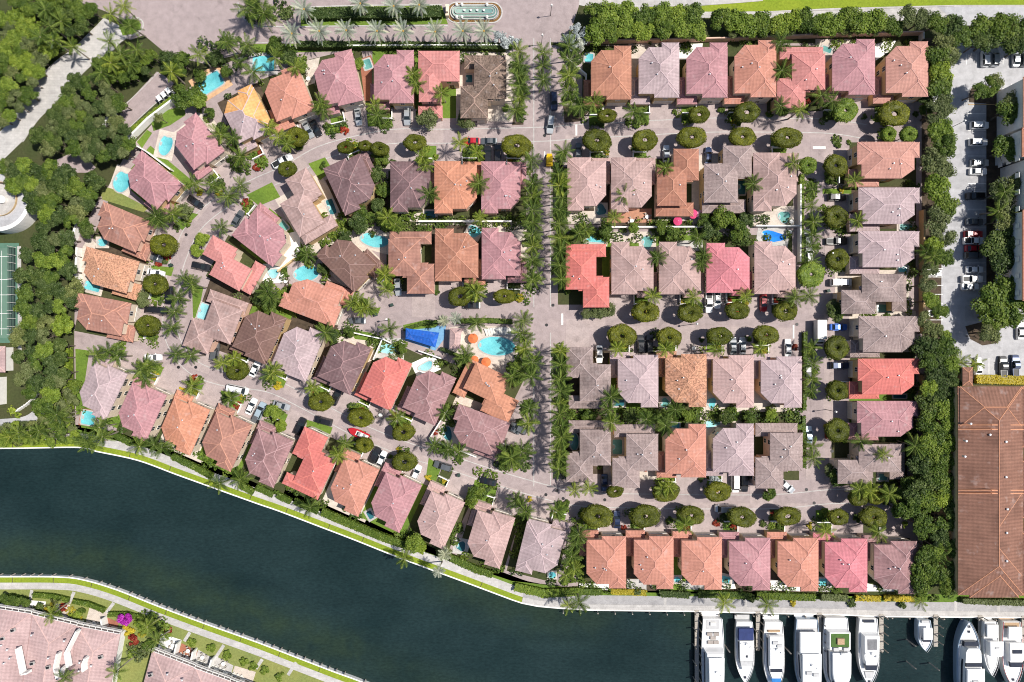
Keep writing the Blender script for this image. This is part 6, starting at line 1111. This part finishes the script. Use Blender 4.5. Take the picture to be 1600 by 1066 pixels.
# ------------------------------------------------------------------ ramp, court, sports building
c0 = G((0, 311), 3.5); t = thing('round_ramp', 'pale concrete round parking ramp with white parapet at the west edge', 'ramp', (c0.x, c0.y, 0)); k = S*(H-3.5)/H
def disc_ring(r0, r1, z0, z1, n=48):
    mb = MB(); vs = [(r*math.cos(6.2832*i/n), r*math.sin(6.2832*i/n), z) for z in (z1, z0) for r in (r0, r1) for i in range(n)]
    return mb.add(vs, [f for i in range(n) for j in [(i+1) % n] for f in ((i, n+i, n+j, j), (n+i, 3*n+i, 3*n+j, n+j), (2*n+i, i, j, 2*n+j), (2*n+i, 2*n+j, 3*n+j, 3*n+i))])
disc_ring(27*k, 45*k, 0, 3.4).build('upper_deck', ASPH, t); disc_ring(45*k, 51*k, 0, 4.3).build('outer_parapet', WHITE, t); disc_ring(6*k, 26.3*k, 0, 2.2).build('lower_deck', CONC, t); disc_ring(26.3*k, 27*k, 0, 4.0).build('inner_parapet', plain('ochre parapet', (.50, .36, .20, 1)), t); MB().cyl(0, 0, 0, 3.0, 6*k, 24).build('core', WHITE, t)
sheet('tennis_court', [(-80, 388), (21, 388), (21, 528), (-80, 528)], .07, plain('court green', (.12, .205, .155, 1), .9, var=.12, scale=.3)); sheet('court_surround', [(-90, 380), (30, 380), (30, 536), (-90, 536)], .05, plain('court edge', (.09, .18, .13, 1), .9, var=.15))
for y in (401, 437, 461, 490, 514): sheet('court_line', [(-70, y-.35), (19, y-.35), (19, y+.35), (-70, y+.35)], .085, PAINT)
for x in (3, 19): sheet('court_line', [(x-.3, 392), (x+.3, 392), (x+.3, 524), (x-.3, 524)], .09, PAINT)
for y in (461,): p = G((-10, y)); MB().box(-9, -.03, 0, 7, .03, 1.0); 
t = thing('court_fence', 'dark tall mesh fence with white posts along the tennis court', 'fence', G((25, 455)))
for i in range(12): MB().cyl(0, (i-5.5)*2.1, 0, 3.2, .06, 8).build('post', WHITE, t)
mb = MB(); [mb.box(-.03, -11.6, .3+z*.29, .03, 11.6, .345+z*.29) for z in range(10)]; struct(mb.build('mesh_infill', DARK, t), 'stuff')
strip('court_path', [(30, 385), (31, 470), (31, 560)], -3, 3, .06, CONC)
rbuilding('court_pavilion', 'pale low building with flat white roof below the tennis court', 'building', PXR(-60, 541, 8, 582), 3.4, .06, 'town', WHITE)['label']; t = thing('terrace_building', 'white flat roofed building at the west edge below the courts', 'building', G((-20, 610)))
MB().box(-7, -3.6, 0, 5.2, 3.6, 3.6).build('wall', WHITE, t); MB().box(-7.2, -3.8, 3.601, 5.4, 3.8, 3.9).build('roof', CONC, t); MB().box(1.5, -1, 3.901, 2.7, .2, 4.7).build('air_unit', STEEL, t)
sheet('curved_walk', smooth_line([(0, 655), (40, 650), (62, 630), (75, 605)], 5)+[(85, 612), (72, 645), (50, 665), (0, 668)], .05, ASPH); 
A_ = smooth_line([(33, 640), (50, 628), (62, 615), (72, 600)], 4); t = thing('pergola_fence', 'white slatted curved fence beside the western walk', 'fence', G((52, 625))); L0 = t.location.copy(); sl_ = MB().box(-.5, -.08, 0, .5, .08, 1.6).mesh('slat', WHITE)
for i, p in enumerate(A_[::1]): link('slat', sl_, t, G(p)-L0, .9)
# ------------------------------------------------------------------ terraces on the far bank
def townhouse(units, label):
    t = thing('terrace_block', label, 'terraced houses', G(units[0][0][0]), 0, 'far bank terraces'); L0 = t.location.copy()
    for px, ev, gb in units:
        ro, rb, wl = MB(), MB(), MB(); Q = [(G(p, ev).x-L0.x, G(p, ev).y-L0.y) for p in px]
        if sum(a[0]*b_[1]-b_[0]*a[1] for a, b_ in zip(Q, Q[1:]+Q[:1])) < 0: Q.reverse()
        hip(ro, rb, Q, ev, gb); wl.prism(inset(Q, .3), -.1, ev-.03, bottom=False); rf = ro.build('roof', ROOFS['town'], t); struct(rb.build('ridge_cap', ridgemat('town'), rf), 'stuff'); wl.build('wall', WHITE, t)
        top = sorted(px, key=lambda p: p[1])[:2]; top.sort()
        a, b_ = G(top[0], ev), G(top[1], ev); d = (b_-a); n_ = int(d.length/1.6)                      # balcony along the canal front with railings and windows
        nrm = Vector((-d.y, d.x, 0)).normalized(); bl = MB(); p0 = a-L0; p1 = b_-L0; zz = Vector((0, 0, 1))
        bl.add([p0-zz*.6, p1-zz*.6, p1+nrm*.7-zz*.6, p0+nrm*.7-zz*.6, p0-zz*.75, p1-zz*.75, p1+nrm*.7-zz*.75, p0+nrm*.7-zz*.75], [(0, 1, 2, 3), (7, 6, 5, 4), (3, 2, 6, 7), (0, 3, 7, 4), (1, 5, 6, 2)]); bl.build('balcony', CONC, t)
        for k in (0, .66): MB().bar(p0+nrm*k+zz*.35, p1+nrm*k+zz*.35, .14, .12).build('handrail', WHITE, t)
        for i in range(n_+1):
            p = p0.lerp(p1, i/max(n_, 1)); MB().bar(p+nrm*.05+zz*.30, p+nrm*.66+zz*.30, .12, .1).build('trellis_bar', WHITE, t)
        wins(t, L0, b_, a, (1.6,), 2.4)
    return t, L0
t, L0 = townhouse([([(-70, 940), (50, 958), (28, 1120), (-100, 1100)], 3.6, .20), ([(50, 959), (121, 976), (98, 1120), (28, 1120)], 3.4, .16), ([(121, 977), (188, 990), (164, 1120), (98, 1120)], 3.5, .18)], 'rose roofed terrace with white party walls at the south west corner')
for px in [[(28,1012),(36,1052),(46,1050)], [(122,985),(104,1020),(108,1042)], [(92,1020),(87,1042),(92,1060),(100,1042)], [(135,1027),(131,1037),(132,1048)]]:
    mb = MB()
    for a, b_ in zip(px, px[1:]): mb.bar(G(a, 5.2)-L0, G(b_, 5.2)-L0, .7, 1.8)
    mb.build('party_wall', WHITE, t)
hat = MB().box(-.55, -.4, -.3, .55, .4, .25).box(-.45, -.3, .25, .45, .3, .28, 1).mesh('skylight', [CONC, DARK])
for x, y in [(3,1008),(12,1015),(16,1028),(7,1036),(50,992),(101,1001),(76,1028),(125,1035),(124,1048),(143,1040)]: link('roof_vent', VENT, t, G((x, y), 4.9)-L0, 0, 1.3)
for x, y in [(4,998),(50,1037),(75,1043),(157,1027),(20,985)]: link('skylight', hat, t, G((x, y), 4.8)-L0, .3)
t, L0 = townhouse([([(238, 1016), (305, 1042), (270, 1160), (205, 1140)], 3.5, .18), ([(305, 1043), (360, 1063), (330, 1170), (270, 1160)], 3.4, .16), ([(360, 1064), (415, 1084), (385, 1190), (330, 1170)], 3.5, .18)], 'rose roofed terrace with railed patios east of the purple shrub')
for x, y in [(262,1053),(285,1062)]: link('roof_vent', VENT, t, G((x, y), 4.9)-L0, 0, 1.3)
link('skylight', hat, t, G((235, 1055), 4.8)-L0, .3)
for i, (q, mt) in enumerate([([(15,938),(48,938),(45,962),(12,958)], WHITE), ([(48,938),(72,940),(68,965),(42,960)], WHITE), ([(85,943),(110,945),(105,965),(84,960)], TRAV), ([(140,950),(168,958),(165,985),(132,978)], TRAV), ([(168,965),(185,972),(182,990),(166,986)], TERRA), ([(252,990),(284,1000),(275,1025),(247,1012)], WHITE), ([(284,1005),(310,1018),(303,1035),(277,1026)], TERRA), ([(310,1015),(335,1030),(330,1045),(303,1036)], CONC), ([(337,1025),(365,1040),(360,1058),(330,1046)], CONC), ([(367,1040),(400,1050),(392,1075),(360,1060)], TRAV)]): sheet('patio', q, .06+.0003*i, mt)
for a, b_, nm in [((13,958),(48,964),'first'),((48,964),(112,972),'second'),((112,970),(186,990),'third'),((166,962),(172,990),'fourth'),((250,1012),(277,1026),'fifth'),((277,1026),(303,1037),'sixth'),((303,1037),(330,1047),'seventh'),((330,1047),(362,1060),'eighth'),((308,1012),(303,1036),'ninth'),((337,1024),(330,1046),'tenth'),((283,1000),(277,1026),'eleventh')]:
    wall_line([a, b_], 2.6, f'white patio wall of the far bank terraces, {nm} from the west', .35)
for a, b_ in [((50,922),(47,938)),((116,925),(108,943)),((178,942),(166,958)),((297,988),(288,1002)),((350,1008),(338,1026)),((463,1035),(450,1055)),((410,1030),(400,1045))]: strip('garden_path', [a, b_], -2.5, 2.5, .055, CONC)
for i, (x, y, r_) in enumerate([(22,958,1),(60,950,2),(75,955,1),(98,950,1),(118,962,2),(128,955,1),(160,982,1),(200,985,2),(208,1000,2),(215,975,1),(230,1008,2),(245,980,2),(222,990,1),(262,985,1),(210,1020,2),(240,965,2),(90,958,2)]):
    shrub(['shrub','yellowshrub','limeshrub','darkshrub','redshrub'][i*3 % 5], (x, y), 4+3*r_, f"{['green','yellow leaved','bright green','dark green','red leaved'][i*3 % 5]} garden shrub on the far bank", 'far bank shrubs')
# manholes and poles of the streets
mh = MB().cyl(0, 0, 0, .03, .42, 12).mesh('manhole_cover', DARK)
for x, y in [(851,212),(831,499),(854,508),(864,477),(853,773),(870,767),(875,784),(945,781),(1272,786),(1260,765),(279,574),(306,574),(291,367),(520,213),(1245,507),(880,779),(1300,705)]:
    p = G((x, y)); p.z = .064; o = link('manhole_cover', mh, None, p); tag(o, 'round dark manhole cover in the street paving', 'manhole', 'manhole covers', True)
lp = MB().tube([(0, 0, 0), (0, 0, 5.6)], [.09, .06], 8).mesh('pole', DARK); lh = MB().cyl(0, 0, 5.5, 6.1, .28, 10, r2=.2).mesh('lamp_head', WHITE)
for x, y, w_ in [(846,70,'at the head of the avenue'),(866,330,'on the avenue beside the second row'),(828,330,'on the avenue before the second west row'),(866,600,'on the avenue beside the fourth row'),(1285,400,'on the east street'),(1290,640,'on the lower east street'),(610,500,'on the cross street by the tarpaulin'),(1080,507,'on the middle cross street'),(1485,200,'at the edge of the parking lot'),(860,25,'on the entrance plaza')]:
    t = thing('street_lamp', f'slim dark street lamp {w_}', 'street lamp', G((x, y)), 0, 'street lamps'); link('pole', lp, t); link('lamp_head', lh, t)
mbx = MB().box(-.5, -.4, 0, .5, .4, 1.0).box(-.55, -.45, 1.0, .55, .45, 1.1).mesh('utility_box', DARK); bn = MB().box(-.35, -.35, 0, .35, .35, 1.05).box(-.4, -.4, 1.05, .4, .4, 1.14).mesh('wheeled_bin', plain('bin plastic', (.03, .06, .05, 1), .6))
for x, y, w_ in [(269,415,'on the street by the first ring tree'),(276,385,'beside the second west edge driveway'),(613,477,'on the cross street near the third west row'),(588,492,'by the cross street palms'),(717,742,'on the ring street driveway'),(1292,455,'at the east street bend')]: o = link('wheeled_bin', bn, None, G((x, y)), .4); tag(o, f'dark wheeled bin {w_}', 'bin', 'wheeled bins')
# ------------------------------------------------------------------ labels single out: same words get a place
SHORT = [('sport utility car', 'utility car'), ('glossy mid green bushy tree', 'mid green bushy tree'), ('pale olive green feathery tree', 'pale feathery tree'), ('dense dark green spreading tree', 'dark spreading tree'), ('bright yellow green tree', 'bright green tree'), ('low white garden wall before', 'low garden wall before'), ('rectangular swimming pool', 'rectangular pool'), ('curved swimming pool', 'curved pool'), ('mottled dark brown tiled house', 'dark brown tiled house'), (' sedan car', ' sedan'), ('on the driveway of', 'before'), ('in the front garden of', 'before'), ('silvery stiff fan crowned palm', 'silvery fan palm')]
def finish():
    by = {}
    for o, same in THINGS:
        if not same: by.setdefault(o['label'], []).append(o)
    for lab, os_ in by.items():
        if len(os_) < 2: continue
        wp = lambda o: o.matrix_world.translation if o.parent else o.location
        xs, ys = [o.location.x for o in os_], [o.location.y for o in os_]; hor = max(xs)-min(xs) > max(ys)-min(ys); os_.sort(key=lambda o: o.location.x if hor else -o.location.y); n = len(os_)
        for i, o in enumerate(os_):
            if n == 2: w_ = ('western' if i == 0 else 'eastern') if hor else ('upper' if i == 0 else 'lower')
            else: w_ = ORD[i] if i < len(ORD) else f'number {i+1}'; 
            if n > 2: w_ += ' from west' if hor else ' from top'
            o['label'] = (f'{lab}, {w_}' if n > 2 else f'{w_} {lab}')
    for o, same in THINGS:
        for a, b_ in SHORT:
            if len(o['label'].split()) <= 16: break
            o['label'] = o['label'].replace(a, b_)
finish()
